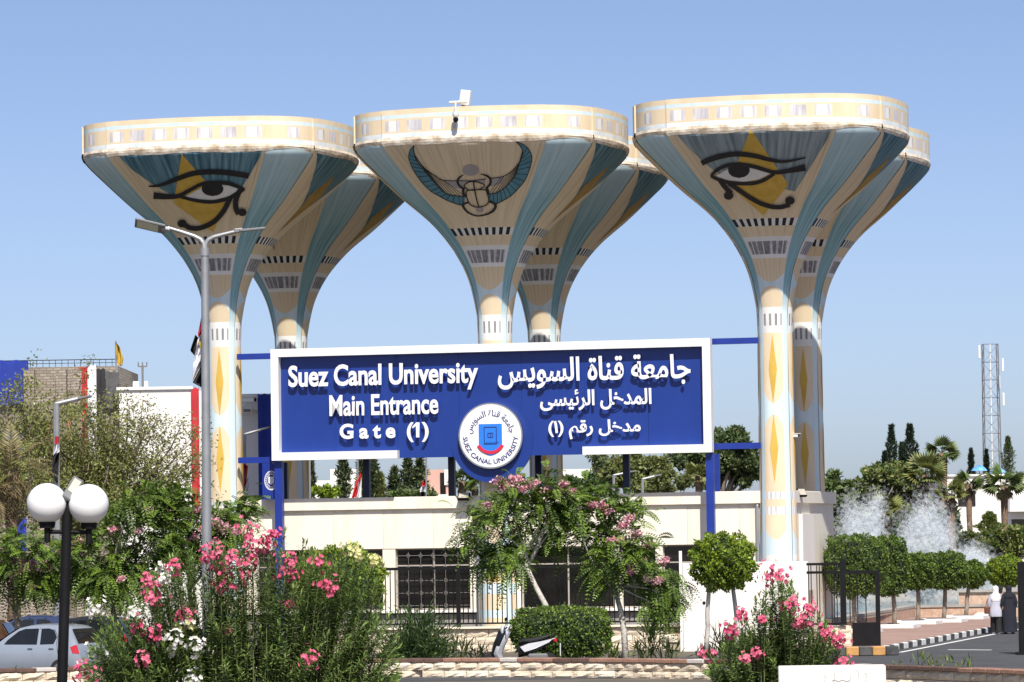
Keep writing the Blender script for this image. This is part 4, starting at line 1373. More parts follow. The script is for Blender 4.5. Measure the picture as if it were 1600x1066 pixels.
Yt = 112.0
clipped('clipped_tree', hitz(1107, 1016, 0), at(1130, 878, Yt), (0.86, 0.8, 0.76), 'ball', 'round clipped bright green tree with two pale trunks before the white wall', 'tree',
        ('leaf_fresh', 'leaf_lime'), 7500, 0.09, 0.055, [(at(1105, 1016, Yt), at(1111, 905, Yt)), (at(1152, 1014, Yt + .3), at(1143, 905, Yt + .3))], seed=4, bumpy=.14)
clipped('round_shrub', (at(877, 1010, 110).x, 110, 0), at(878, 988, 110), (1.32, 1.0, 0.66), 'box', 'rounded clipped green shrub behind the motor scooter', 'shrub',
        ('leaf_mid', 'leaf_fresh'), 9000, 0.08, 0.05, seed=5, bumpy=.07)
clipped('yellow_green_shrub', (at(530, 960, 121).x, 121, 0), at(530, 905, 121), (1.35, 1.0, 0.95), 'ball', 'yellow green shrub behind the large oleander', 'shrub',
        ('leaf_lime', 'leaf_fresh'), 6000, 0.11, 0.06, seed=6, bumpy=.12)
# dark cypress shrub
rng = np.random.default_rng(8)
b0 = Vector((at(652, 1025, 109).x, 109, 0))
sh = empty('dark_conifer_shrub', b0, 0, 'dark spreading conifer shrub between the oleander and the scooter', 'shrub')
qs = []
for k in range(420):
    a = rng.uniform(0, 2 * math.pi); e = rng.uniform(.25, 1.45); Ls = rng.uniform(.9, 1.9) * (0.72 + .28 * math.sin(e))
    dd = np.array([math.cos(a) * math.cos(e), math.sin(a) * math.cos(e), math.sin(e)])
    m = 20
    tt = np.linspace(.25, 1, m)[:, None]
    c = dd * Ls * tt + np.array([0, 0, -.05]) + np.array([0, 0, .12]) * tt ** 2
    d = unit(dd + rng.normal(size=(m, 3)) * .55)
    qs.append(leaf_quads(c, d, .19, .036, rng))
link('foliage', quads_mesh('foliage', np.concatenate(qs), ['leaf_dark', 'leaf_mid'], rng.integers(0, 4, 420 * 20) // 3), sh)
mb = MB(); mb.tube([(0, 0, -.1), (0, 0, .7)], [.08, .03], 6); mb.build('trunk', ['bark'], sh)

# clipped street trees along the pavement
def street_tree(pxb, pyb, cpx, cpy, w, h, shape, label, seed, mats=('leaf_mid', 'leaf_mid', 'leaf_fresh'), n=7000):
    b = hitz(pxb, pyb, 0.15)
    Y = b.y
    s = Y / F
    c_ = at(cpx, cpy, Y)
    clipped('clipped_street_tree', b, c_, (w * s / 2, min(w * s / 2, 1.3), h * s / 2), shape, label, 'tree', mats, n, 0.085, 0.055,
            [(b, Vector((c_.x + (b.x - c_.x) * .4, Y, c_.z - h * s * .25)))], 'clipped trees along the pavement', seed, 'bark', .11, .09)
    pit = empty('tree_pit_kerb', (b.x, b.y, .15), ang, 'white painted kerb round the foot of the ' + label.split(' clipped')[0] + ' clipped street tree', 'kerb', 'white tree pit kerbs')
    for (x, y, dx, dy) in ((0, -.75, 1.7, .14), (0, .75, 1.7, .14), (-.78, 0, .14, 1.36), (.78, 0, .14, 1.36)):
        MB().box((x, y, .06), (dx, dy, .16), bev=.02).build('kerb_stone', ['kerb_white'], pit)
street_tree(1337, 988, 1338, 884, 92, 88, 'box', 'nearest block shaped clipped tree beside the gate leaf', 21, n=9000)
street_tree(1398, 981, 1388, 885, 58, 84, 'box', 'second block shaped clipped tree from the gate leaf', 22)
street_tree(1434, 975, 1432, 893, 50, 50, 'box', 'third lower clipped tree from the gate leaf', 23)
street_tree(1474, 972, 1478, 892, 60, 52, 'box', 'fourth broad clipped tree from the gate leaf', 24)
street_tree(1509, 967, 1519, 898, 44, 40, 'ball', 'fifth small clipped tree left of the walkers', 25, ('leaf_mid', 'leaf_fresh'))
street_tree(1556, 962, 1572, 893, 66, 46, 'ball', 'yellowish clipped tree above the two walkers', 26, ('leaf_fresh', 'leaf_lime'))

# ---- feathery flowering trees
def fronds(rng, c, outward, n, Lf=(0.4, 0.75), pairs=10, lw=0.05, ll=0.12):
    """n pinnate leaves from around c, heading roughly outward and drooping"""
    out = []
    c = np.asarray(c, float)
    for k in range(n):
        d0 = unit(np.asarray(outward) * .75 + rng.normal(size=3) * .75 + np.array([0, 0, .25]))
        L = rng.uniform(*Lf)
        t = np.linspace(.12, 1, pairs)[:, None]
        p = c + rng.normal(size=3) * .22 + d0 * L * t + np.array([0, 0, -1.0]) * (L * .55) * t ** 2
        tg = unit(d0 + np.array([0, 0, -1.1]) * t)
        sd = unit(np.cross(tg, np.array([0, 0, 1.0]) + rng.normal(size=3) * .25))
        nr = np.cross(sd, tg)
        sz = ll * np.sin(np.pi * np.clip(t * .85 + .12, 0, 1)) + .02
        for s in (-1, 1):
            d = unit(sd * s + tg * .45 - np.array([0, 0, .15]))
            out.append(leaf_quads(p, d, sz.ravel(), lw, rng, nr))
    return np.concatenate(out)
def flower_ball(rng, c, r, n, size, squash=.8):
    b = ball(rng, n, .5) * np.array([r, r, r * squash])
    d = unit(b + rng.normal(size=(n, 3)) * .4)
    return leaf_quads(b + np.asarray(c), d, size * rng.uniform(.7, 1.3, n), size * rng.uniform(.7, 1.2, n), rng)
def flowering_tree(Y, base_px, trunk_px, nodes, flowers, label, seed, per=46, dens=1.5, r=.085, bark='bark_white', spread=1.2):
    rng = np.random.default_rng(seed); rnd = random.Random(seed)
    base = at(*base_px, Y); base.z = 0
    t = empty('flowering_tree', base, 0, label, 'tree', 'pink flowering trees')
    pts = [Vector((0, 0, -.1))] + [at(x, y, Y) - base for x, y in trunk_px]
    mb = MB(); mb.tube(pts, [r * (1.15 - .5 * k / (len(pts) - 1)) for k in range(len(pts))], 9)
    top = pts[-1]
    Q, QD = [], []
    cen = np.mean([list(at(x, y, Y) - base) for x, y in nodes], axis=0)
    for i, (x, y) in enumerate(nodes):
        p = at(x, y, Y + rng.uniform(-spread, spread)) - base
        st = pts[-1] if i % 3 else pts[-2]
        limb(mb, st, p, r * .45, r * .12, rnd, .10, 5)
        o = np.array(list(p)) - cen
        o = o / max(.3, np.linalg.norm(o)); o[1] = rng.uniform(-.8, .3)
        Q.append(fronds(rng, list(p), o, int(per * dens)))
    mb.build('trunk', [bark], t, smooth=True)
    Q = np.concatenate(Q)
    npf = 20
    mi = np.repeat(rng.integers(0, 5, len(Q) // npf + 1), npf)[:len(Q)]
    link('crown', quads_mesh('crown', Q, ['leaf_mid', 'leaf_fresh', 'leaf_fresh', 'leaf_mid', 'leaf_fresh'], mi), t)
    for x, y, s in flowers:
        c_ = np.array(list(at(x, y, Y - .9) - base))
        link('blossom', quads_mesh('blossom', np.concatenate([flower_ball(rng, c_, .17 * s, 80, .075), flower_ball(rng, c_ + [.13 * s, 0, .03], .11 * s, 34, .07)]), ['petal_rose', 'petal_pink'], (rng.random(114) < .10).astype(int)), t)
    return t
flowering_tree(111, (872, 1022), [(866, 990), (852, 945), (836, 915), (824, 888), (821, 862)],
    [(772, 800), (790, 778), (815, 765), (840, 775), (862, 790), (752, 815), (738, 835), (800, 800), (830, 800), (872, 812), (780, 862), (800, 872), (765, 870), (855, 835), (800, 838), (880, 785), (860, 765)],
    [(778, 752, 1), (790, 760, 1.1), (808, 750, 1), (832, 755, 1.1), (815, 764, .8), (760, 790, .8), (775, 800, .8), (745, 815, .7), (852, 768, .8), (880, 757, .7), (872, 770, .6), (800, 748, .8), (893, 768, .6)],
    'leaning pink flowering tree with feathery leaves right of the middle column', 31, 44)
flowering_tree(112, (978, 1022), [(975, 985), (970, 955), (963, 930), (962, 915)],
    [(900, 795), (925, 782), (950, 790), (965, 800), (905, 825), (935, 820), (960, 840), (985, 850), (1005, 865), (930, 850), (945, 880), (990, 890), (1015, 895), (1030, 915), (1045, 932), (935, 895), (1025, 945), (960, 865), (985, 800)],
    [(982, 810, .9), (992, 835, 1), (1012, 852, .8), (967, 845, .8), (963, 872, .9), (985, 885, .7), (1001, 876, 1), (986, 893, .8), (1025, 908, .9), (1037, 876, .8), (953, 845, .7), (973, 822, .8), (940, 790, .7), (925, 790, .8), (950, 800, .7), (1010, 905, .6)],
    'pink flowering tree with drooping feathery leaves before the fence right end', 32, 40)
flowering_tree(114, (28, 1000), [(27, 975), (24, 955), (30, 940)],
    [(-10, 850), (15, 870), (40, 880), (60, 900), (80, 900), (20, 895), (45, 905), (65, 908), (0, 890), (100, 890), (90, 875), (50, 855), (-20, 895), (20, 845), (75, 860)],
    [(20, 897, .9), (36, 888, 1), (48, 882, 1), (60, 885, 1), (66, 884, .9), (80, 889, .8), (48, 919, .8), (30, 880, .8), (24, 878, .8)],
    'pink flowering tree over the silver car at the left edge', 33, 40, bark='bark')
flowering_tree(113, (185, 1005), [(180, 970), (172, 935), (175, 915)],
    [(120, 860), (145, 840), (170, 825), (195, 815), (220, 810), (250, 800), (270, 815), (150, 880), (180, 870), (205, 860), (235, 845), (260, 850), (130, 900), (165, 905), (195, 900), (225, 890), (250, 880), (275, 870), (145, 905), (185, 912), (225, 908), (210, 785), (240, 775)],
    [(120, 852, .9), (124, 846, .8), (95, 862, .8), (120, 860, .8), (188, 905, .6), (215, 830, .6), (175, 828, .6), (230, 798, .6)],
    'dark leafy flowering tree behind the globe lamp', 34, 42, bark='bark')
flowering_tree(114.5, (300, 1005), [(300, 970), (296, 920), (298, 880)],
    [(262, 790), (285, 780), (305, 800), (330, 810), (350, 815), (370, 800), (385, 790), (280, 820), (310, 835), (340, 840), (270, 850), (300, 860), (330, 865), (360, 840)],
    [(262, 803, 1), (272, 801, 1), (283, 800, 1), (300, 799, .9), (307, 797, .8), (262, 822, .8), (290, 818, .7), (318, 828, .8), (345, 822, 1), (335, 815, .8), (352, 827, .8), (287, 847, .8), (335, 848, .7), (303, 840, .6), (365, 832, .7)],
    'pink flowering tree behind the tall street light', 35, 38, bark='bark')

# ---- oleanders
def oleander(Y, outline, base_px, flowers, label, seed, ntip, depth=1.4, leafL=.18):
    rng = np.random.default_rng(seed); rnd = random.Random(seed)
    xs = [o[0] for o in outline]; ys = [o[1] for o in outline]
    base = at(base_px, 1060, Y); base.z = 0
    t = empty('oleander', base, 0, label, 'shrub', 'oleander bushes')
    tips = [(x, y, Y - rng.uniform(.7, 1.7)) for x, y, s, m in flowers]
    for k in range(ntip):
        x = rng.uniform(min(xs), max(xs)); yt = np.interp(x, xs, ys)
        y = yt + (1085 - yt) * rng.random() ** 1.25
        tips.append((x, y, Y + rng.uniform(-depth, depth)))
    stems = MB(); Q = []; MI = []
    for x, y, yy in tips:
        p = np.array(list(at(x, y, yy) - base))
        b = np.array([p[0] * .80 + rng.normal() * .12, p[1] * .6, -.05])
        if p[2] < .25: p[2] = .25
        m = 5
        tt = np.linspace(0, 1, m)[:, None]
        path = b + (p - b) * tt + np.array([p[0] - b[0], p[1] - b[1], 0]) * (tt ** 2 - tt) * .5
        stems.tube([tuple(q) for q in path], [.018, .015, .012, .009, .006], 4, cap=False)
        Lp = np.linalg.norm(p - b)
        nw = int(min(Lp * .92, 2.3) / .062)
        f = 1 - np.arange(nw) * .062 / Lp
        for j, ff in enumerate(f):
            c = b + (p - b) * ff + np.array([p[0] - b[0], p[1] - b[1], 0]) * (ff ** 2 - ff) * .5
            ax = unit(p - b + np.array([p[0] - b[0], p[1] - b[1], 0]) * .3)
            e1 = unit(np.cross(ax, [0.3, 1, .1])); e2 = np.cross(ax, e1)
            ph = rng.uniform(0, 6.28)
            a = ph + np.arange(3) * 2.094
            open_ = rng.uniform(.8, 1.5) if j > 1 else .45
            d = unit(ax * (1.1 - .5 * open_) + (np.cos(a)[:, None] * e1 + np.sin(a)[:, None] * e2) * open_ + np.array([0, 0, -.12 * min(1, j / 6)]))
            Q.append(leaf_quads(np.repeat(c[None], 3, 0), d, leafL * rng.uniform(.7, 1.3, 3), .042, rng, np.repeat(ax[None], 3, 0), fold=.15))
            MI += [1 if j < 2 else (2 if rng.random() < .12 else 0)] * 3
    stems.build('stems', ['stem_green'], t, fix=False)['kind'] = 'stuff'
    link('leaves', quads_mesh('leaves', np.concatenate(Q), ['leaf_oleander', 'leaf_oleander_tip', 'leaf_dark'], MI), t)
    for k, (x, y, s, m) in enumerate(flowers):
        c0 = np.array(list(at(x, y, tips[k][2] - .1) - base))
        P = []
        for q in range(int(18 * s)):
            fc = c0 + rng.normal(size=3) * np.array([.115, .09, .10]) * s
            ax = unit(fc - c0 + np.array([0, -.12, .05]))
            e1 = unit(np.cross(ax, rng.normal(size=3))); e2 = np.cross(ax, e1)
            a = np.arange(5) * 1.2566
            d = unit(np.cos(a)[:, None] * e1 + np.sin(a)[:, None] * e2 + ax * .35)
            P.append(leaf_quads(np.repeat(fc[None], 5, 0), d, .075, .07, rng, np.repeat(ax[None], 5, 0)))
        link('blossom', quads_mesh('blossom', np.concatenate(P), [{'p': 'petal_pink', 'w': 'petal_white', 'y': 'petal_yellow'}[m]]), t)
    return t
p_ = lambda L, m='p': [(x, y, s, m) for x, y, s in L]
oleander(98, [(130, 1040), (150, 1000), (175, 965), (200, 935), (230, 898), (260, 872), (300, 852), (350, 850), (385, 825), (430, 828), (470, 840), (500, 872), (540, 858), (575, 872), (600, 930), (625, 1010)], 375,
    p_([(344, 864, 1.5), (320, 868, 1.2), (387, 829, 1.3), (411, 847, 1.3), (425, 835, 1), (384, 878, 1.6), (346, 887, 1.3), (362, 905, 1.3), (346, 919, 1), (232, 907, 1.1), (242, 925, 1.3), (274, 884, 1), (287, 959, 1.3),
        (214, 978, 1), (243, 991, 1.1), (226, 1030, 1), (133, 1052, 1.4), (346, 985, .7), (450, 878, 1.3), (452, 899, 1.5), (495, 879, 1.1), (519, 920, 1.1), (505, 913, .8), (450, 943, .8), (482, 1030, 1.2), (404, 852, 1.2), (360, 872, .8), (236, 935, .8), (395, 868, 1)])
    + p_([(254, 890, 1), (150, 951, 1.2), (260, 1000, 1.3), (272, 998, 1), (306, 1009, 1.4), (153, 1024, 1.5), (300, 1061, 1.2), (289, 972, .8), (206, 958, .7), (256, 905, .6), (270, 1020, .6)], 'w')
    + p_([(292, 976, 1), (548, 856, 1), (586, 874, 1), (560, 865, .6)], 'y'),
    'large oleander bush with pink and white flowers in the left foreground', 41, 680)
oleander(97.5, [(1105, 1050), (1130, 1010), (1150, 975), (1175, 950), (1190, 905), (1215, 892), (1232, 905), (1250, 940), (1275, 955), (1300, 985), (1325, 1030)], 1215,
    p_([(1197, 899, 1), (1217, 899, 1.1), (1234, 945, 1.2), (1265, 948, 1), (1159, 959, .8), (1139, 981, 1), (1144, 990, .7), (1256, 965, 1.2), (1250, 972, .8), (1288, 985, 1), (1301, 991, 1), (1312, 1000, 1), (1317, 1035, 1), (1107, 1021, .9), (1164, 1027, .7), (1184, 1020, .7), (1190, 968, .6)]),
    'smaller pink oleander bush before the white wall at right', 42, 330, .9, .15)

# ---- weeds along the walls
def tuft(px, py, Y, h, n, label, seed, mats=('leaf_mid',), w=.02, group='weeds along the walls'):
    rng = np.random.default_rng(seed)
    b = at(px, py, Y); b.z = 0.0
    t = empty('weed', b, 0, label, 'weed', group)
    c = rng.normal(size=(n, 3)) * np.array([.14, .1, 0])
    c[:, 2] = rng.uniform(0, h * .6, n)
    d = unit(rng.normal(size=(n, 3)) * .55 + np.array([0, 0, 1]))
    link('leaves', quads_mesh('leaves', leaf_quads(c, d, h * rng.uniform(.3, .6, n), w * 2.2, rng), list(mats), None if len(mats) < 2 else rng.integers(0, len(mats), n)), t)
rw = random.Random(2)
ORD = ['first', 'second', 'third', 'fourth', 'fifth', 'sixth', 'seventh', 'eighth', 'ninth', 'tenth', 'eleventh', 'twelfth']
for i, px in enumerate((1016, 1100, 1128, 1148, 1168, 1180)):
    tuft(px + rw.uniform(-3, 3), 1000, 113.5, rw.uniform(.6, 1.3) if px != 1016 else 1.5, 90, ('tall thin weed before the fence end' if i == 0 else ORD[i - 1] + ' green weed tuft from the left under the white screen wall'), 50 + i, ('leaf_fresh', 'leaf_olive'))
for i, px in enumerate((610, 690, 720, 745, 960, 1000, 1045)):
    tuft(px, 1000, 113 + rw.uniform(-1, 1), rw.uniform(.7, 1.0), 60, ORD[i] + ' thin dry weed tuft from the left before the low stone wall of the fence', 60 + i, ('leaf_olive', 'leaf_fresh'))
for i, (px, h) in enumerate(((8, .9), (25, .8), (55, .7), (72, .75), (1404, .7), (1440, 1.1), (1448, .8), (1456, .9), (1466, .6), (1472, .85), (1490, .8), (1510, .9))):
    tuft(px, 1025, 104 if px > 800 else 106, h * .62, 15, ORD[i] + ' sparse weed from the left just behind the front stone wall', 70 + i, ('leaf_olive', 'leaf_mid'))
# ------------------------------------------------------------------ lamps and flags
material('globe', (0.82, 0.82, 0.82), 0.25, var=0.01)
material('led', (0.55, 0.55, 0.42), 0.3, var=0.1)
material('lamp_grey', (0.16, 0.165, 0.17), 0.5, var=0.15)
material('flag_red', (0.55, 0.02, 0.03), 0.8, var=0.15)
material('flag_white', (0.74, 0.74, 0.78), 0.8, var=0.08)
material('flag_black', (0.018, 0.018, 0.02), 0.8, var=0.2)
material('flag_gold', (0.50, 0.34, 0.04), 0.7, var=0.2)
YL = 45.0
pb, pt_ = at(97, 1066, YL), at(105.5, 788, YL)
dn = (pb - pt_) / (pb.z - pt_.z)
foot = pt_ + dn * (0 - pt_.z)
lamp = empty('globe_lamp', foot, 0, 'black lamp post with two white globes in the left foreground', 'lamp')
rel = lambda x, y, d=0: at(x, y, YL + d) - foot
MB().tube([Vector((0, 0, 0)), pt_ - foot], [0.066, 0.058], 14).build('post', ['iron'], lamp, smooth=True, angle=40)
MB().lathe([(0.0, 0.0), (.16, 0), (.16, .05), (.09, .10), (.07, .35), (0, .35)], 16).build('base', ['iron'], lamp, smooth=True, angle=30)
MB().tube([rel(72, 831), rel(139, 832)], 0.024, 10).build('arm', ['iron'], lamp, smooth=True, angle=40)
for x, y in ((73.5, 786.5), (138.5, 788)):
    c_ = rel(x, y)
    r_ = 31.5 * YL / F
    n_ = 14
    MB().lathe([(r_ * math.sin(math.pi * k / n_) , -r_ * math.cos(math.pi * k / n_)) for k in range(n_ + 1)], 28, c=c_).build('globe', ['globe'], lamp, smooth=True)
    MB().lathe([(0, -.30 * r_), (.36 * r_, -.30 * r_), (.42 * r_, 0), (0, 0)], 18, c=c_ + Vector((0, 0, -r_ * .93))).build('collar', ['iron'], lamp, smooth=True, angle=30)
    MB().tube([c_ + Vector((0, 0, -r_ * 1.05)), c_ + Vector((0, 0, -r_ * 1.95))], 0.036, 12).build('stem', ['iron'], lamp, smooth=True, angle=40)
fl = empty('post_floodlight', at(111, 768, YL - .02), 0, 'grey floodlight on top of the globe lamp post', 'floodlight')
T = Matrix.Rotation(R(27), 4, 'Y') @ Matrix.Rotation(R(-38), 4, 'X') @ Matrix.Rotation(R(10), 4, 'Z')
MB().box((0, 0, .04), (0.13, 0.05, 0.33), T=T, bev=.012).build('housing', ['lamp_grey'], fl)
MB().box((0, -0.027, .07), (0.085, 0.006, 0.19), T=T).build('lens', ['led'], fl)
MB().box((-.05, 0.01, -.13), (0.10, 0.06, 0.05), bev=.01).build('bracket', ['iron'], fl)

YS = 100.0
sb = at(323.5, 980, YS); sb.z = 0
sl = empty('street_light', sb, 0, 'tall grey double arm street light before the left eye tower', 'street light')
rs_ = lambda x, y, d=0: at(x, y, YS + d) - sb
top = rs_(320, 392)
MB().tube([(0, 0, 0), (0, 0, .02), top * .5, top], [.135, .135, .115, .095], 16).build('pole', ['galv'], sl, smooth=True, angle=40)
MB().tube([rs_(320, 400), rs_(320, 388)], [.115, .115], 14).build('collar', ['galv'], sl, smooth=True, angle=40)
MB().tube([rs_(319.5, 390), rs_(318, 380), rs_(313, 374), rs_(303, 369), rs_(285, 363), rs_(262, 356)], [.075, .068, .062, .056, .052, .048], 10).build('arm', ['galv'], sl, smooth=True, angle=40)
MB().tube([rs_(320.5, 390), rs_(321.5, 381), rs_(326, 374.5), rs_(335, 370), rs_(355, 365), rs_(374, 360.5)], [.075, .068, .062, .056, .052, .048], 10).build('arm', ['galv'], sl, smooth=True, angle=40)
def head(a, b, w, roll, nm='lamp_head'):
    d = (b - a); L = d.length; d.normalize()
    Rm = Matrix.Translation(a) @ d.to_track_quat('X', 'Z').to_matrix().to_4x4() @ Matrix.Rotation(R(roll), 4, 'X')
    h = MB().box((L * .5, 0, 0), (L, w, .07), T=Rm, bev=.02)
    h = h.build(nm, ['lamp_grey'], sl)
    MB().box((L * .57, 0, -.037), (L * .7, w * .72, .008), T=Rm).build('led_panel', ['led'], h)
    MB().box((-.02, 0, .01), (.22, .13, .11), T=Rm, bev=.02).build('socket', ['galv'], h)
head(rs_(258, 358.5), rs_(211, 347.5), .34, 38)
head(rs_(374, 360.5), rs_(415, 356.5), .30, 6)

def cloth(name, polys, Y, parent, org_, wav=.12, seed=0):
    """polys: list of (photo outline, material); hangs in folds about the plane Y"""
    for k, (poly, mt) in enumerate(polys):
        mb = MB()
        ys = [p[1] for p in poly]; y0, y1 = min(ys) + .01, max(ys) - .01
        rows = []
        N, Mx = 14, 8
        for r in range(N + 1):
            y = y0 + (y1 - y0) * r / N
            xs = []
            for i in range(len(poly)):
                (a, ya), (b, yb) = poly[i], poly[(i + 1) % len(poly)]
                if (ya <= y) != (yb <= y): xs.append(a + (b - a) * (y - ya) / (yb - ya))
            xs.sort()
            if len(xs) >= 2:
                rows.append([at(xs[0] + (xs[-1] - xs[0]) * j / Mx, y, Y + .03 * k + wav * math.sin(2.4 * math.pi * j / Mx + y * .09 + seed)) - org_ for j in range(Mx + 1)])
        vs = [p for r in rows for p in r]
        fs = [(r * (Mx + 1) + j, r * (Mx + 1) + j + 1, (r + 1) * (Mx + 1) + j + 1, (r + 1) * (Mx + 1) + j) for r in range(len(rows) - 1) for j in range(Mx)]
        mb.add(vs, fs)
        mb.build(name, [mt], parent, smooth=True, fix=False)
def flag(px, py, Y, polys, label, pole=None, eagle=None, seed=0):
    o = at(px, py, Y)
    f = empty('flag', o, 0, label, 'flag', 'flags')
    cloth('cloth', polys, Y, f, o, seed=seed)
    if eagle:
        mb = MB()
        x, y, s = eagle
        q = [at(x + dx * s, y + dy * s, Y - .16) - o for dx, dy in ((0, -6), (3, -3), (6, -5), (5, 2), (3, 5), (4, 8), (0, 7), (-4, 8), (-3, 5), (-5, 2), (-6, -5), (-3, -3))]
        mb.add(q + [p + Vector((0, .01, 0)) for p in q], [tuple(range(12)), tuple(reversed(range(12, 24)))] + [(i, (i + 1) % 12, 12 + (i + 1) % 12, 12 + i) for i in range(12)])
        mb.build('eagle', ['flag_gold'], f)
    if pole:
        MB().tube([at(*pole[0], Y) - o, at(*pole[1], Y) - o], .035, 8).build('staff', ['galv'], f)
    return f
flag(316, 490, 100.4, [([(316.5, 486), (318.5, 520), (310, 527), (309, 522)], 'flag_red'),
                       ([(310, 526), (319, 518), (319, 562), (301, 598), (300, 590), (304, 556)], 'flag_white'),
                       ([(319, 562), (319, 608), (301, 598)], 'flag_black'), ([(305, 523), (310, 528), (304, 556), (297, 548)], 'flag_black')],
     'large red white and black flag hanging on the tall street light', None, (315.5, 537, .9))

def arm_lamp(pole_top, foot_py, arm_end, Y, label, r=.06, knee=None):
    b = at(pole_top[0] + .5, foot_py, Y); b.z = 0
    o = empty('arm_street_lamp', b, 0, label, 'street lamp', 'single arm street lamps')
    t_ = at(*pole_top, Y) - b
    e_ = at(*arm_end, Y) - b
    MB().tube([(0, 0, 0), t_], [r * 1.25, r], 8).build('pole', ['galv'], o, smooth=True, angle=40)
    m = t_.lerp(e_, .62)
    MB().tube([t_ + Vector((-.02, 0, -.03)), m], r * .75, 8).build('arm', ['galv'], o, smooth=True, angle=40)
    d = (e_ - m); L = d.length
    Rm = Matrix.Translation(m) @ d.to_track_quat('X', 'Z').to_matrix().to_4x4()
    MB().box((L / 2, 0, 0), (L, .26, .08), T=Rm, bev=.02).build('lamp_head', ['lamp_grey'], o)
arm_lamp((88, 630), 960, (143, 619), 126, 'grey single arm street lamp before the brick building', .10)
arm_lamp((382, 678), 960, (424, 667), 150, 'single arm street lamp beside the left column', .07)
arm_lamp((959, 742), 940, (994, 736), 190, 'left of two small street lamps beyond the gatehouse roof', .07)
arm_lamp((1004, 748), 940, (1034, 742), 190, 'right of two small street lamps beyond the gatehouse roof', .07)
flag(88, 690, 125.7, [([(86, 682), (92, 682), (92, 693), (85, 694)], 'flag_red'), ([(85, 694), (92, 693), (93, 706), (83, 712)], 'flag_white'),
                      ([(83, 712), (93, 706), (91, 735), (91, 755), (85, 752), (80, 735)], 'flag_black')], 'small drooping flag on the single arm lamp at left', None, None, 1)
flag(383, 730, 149, [([(381, 725), (388, 726), (385, 752), (379, 768)], 'flag_red'), ([(385, 750), (389, 745), (388, 775), (379, 779), (379, 768)], 'flag_white')],
     'red and white flag seen between the left column and the blue banner', ((381, 690), (380, 830)), None, 2)
flag(560, 742, 172, [([(562, 738), (565, 742), (557, 776), (549, 780), (555, 755)], 'flag_red'), ([(565, 745), (565, 778), (556, 779)], 'flag_white')],
     'red and white flag furled under the sign beside the shaded blue post', ((559, 715), (560, 830)), None, 3)
flag(663, 752, 172, [([(661, 750), (665, 751), (664, 760), (658, 760)], 'flag_red'), ([(658, 760), (665, 759), (665, 769), (656, 769)], 'flag_white'), ([(656, 769), (665, 768), (665, 776), (657, 777)], 'flag_black')],
     'small red white and black flag before the pink building', ((666, 712), (666, 830)), None, 4)
flag(183, 540, 168, [([(181, 535), (187, 542), (193, 560), (191, 573), (184, 570), (182, 555)], 'flag_gold')], 'yellow flag on the roof of the brick building', ((181, 533), (181.5, 582)), None, 5)

# ------------------------------------------------------------------ cars
material('car_silver', (0.34, 0.385, 0.45), 0.3, var=0.03, metal=0.25, coat=0.8)
material('car_blue', (0.02, 0.035, 0.10), 0.3, var=0.05, coat=0.8)
material('car_dark', (0.015, 0.015, 0.017), 0.3, var=0.05, coat=0.8)
material('car_red', (0.50, 0.03, 0.02), 0.3, var=0.05, coat=0.8)
material('car_orange', (0.55, 0.22, 0.06), 0.3, var=0.05, coat=0.8)
material('car_glass', (0.012, 0.014, 0.016), 0.06, var=0.2, coat=0.5)
material('rubber', (0.015, 0.015, 0.016), 0.8, var=0.2)
material('tail_red', (0.50, 0.01, 0.015), 0.15, var=0.1, coat=1.0)
material('seam', (0.02, 0.02, 0.022), 0.6, var=0.1)
TOPL = [(0.0, .60), (.03, .78), (.09, .93), (.22, 1.16), (.36, 1.38), (.50, 1.45), (.80, 1.485), (1.20, 1.50), (1.60, 1.485), (1.95, 1.42), (2.25, 1.24), (2.55, 1.03), (2.75, .95), (3.05, .88), (3.30, .80), (3.42, .70), (3.47, .52)]
def car_top(x): return float(np.interp(x, [p[0] for p in TOPL], [p[1] for p in TOPL]))
def car_hw(x, z):
    w = np.interp(z, [.25, .45, .70, .92, 1.2, 1.5], [.72, .79, .805, .785, .70, .60])
    e = 1 - .13 * max(0, (.35 - x) / .35) ** 2 - .22 * max(0, (x - 2.9) / .6) ** 2
    return float(w * e)
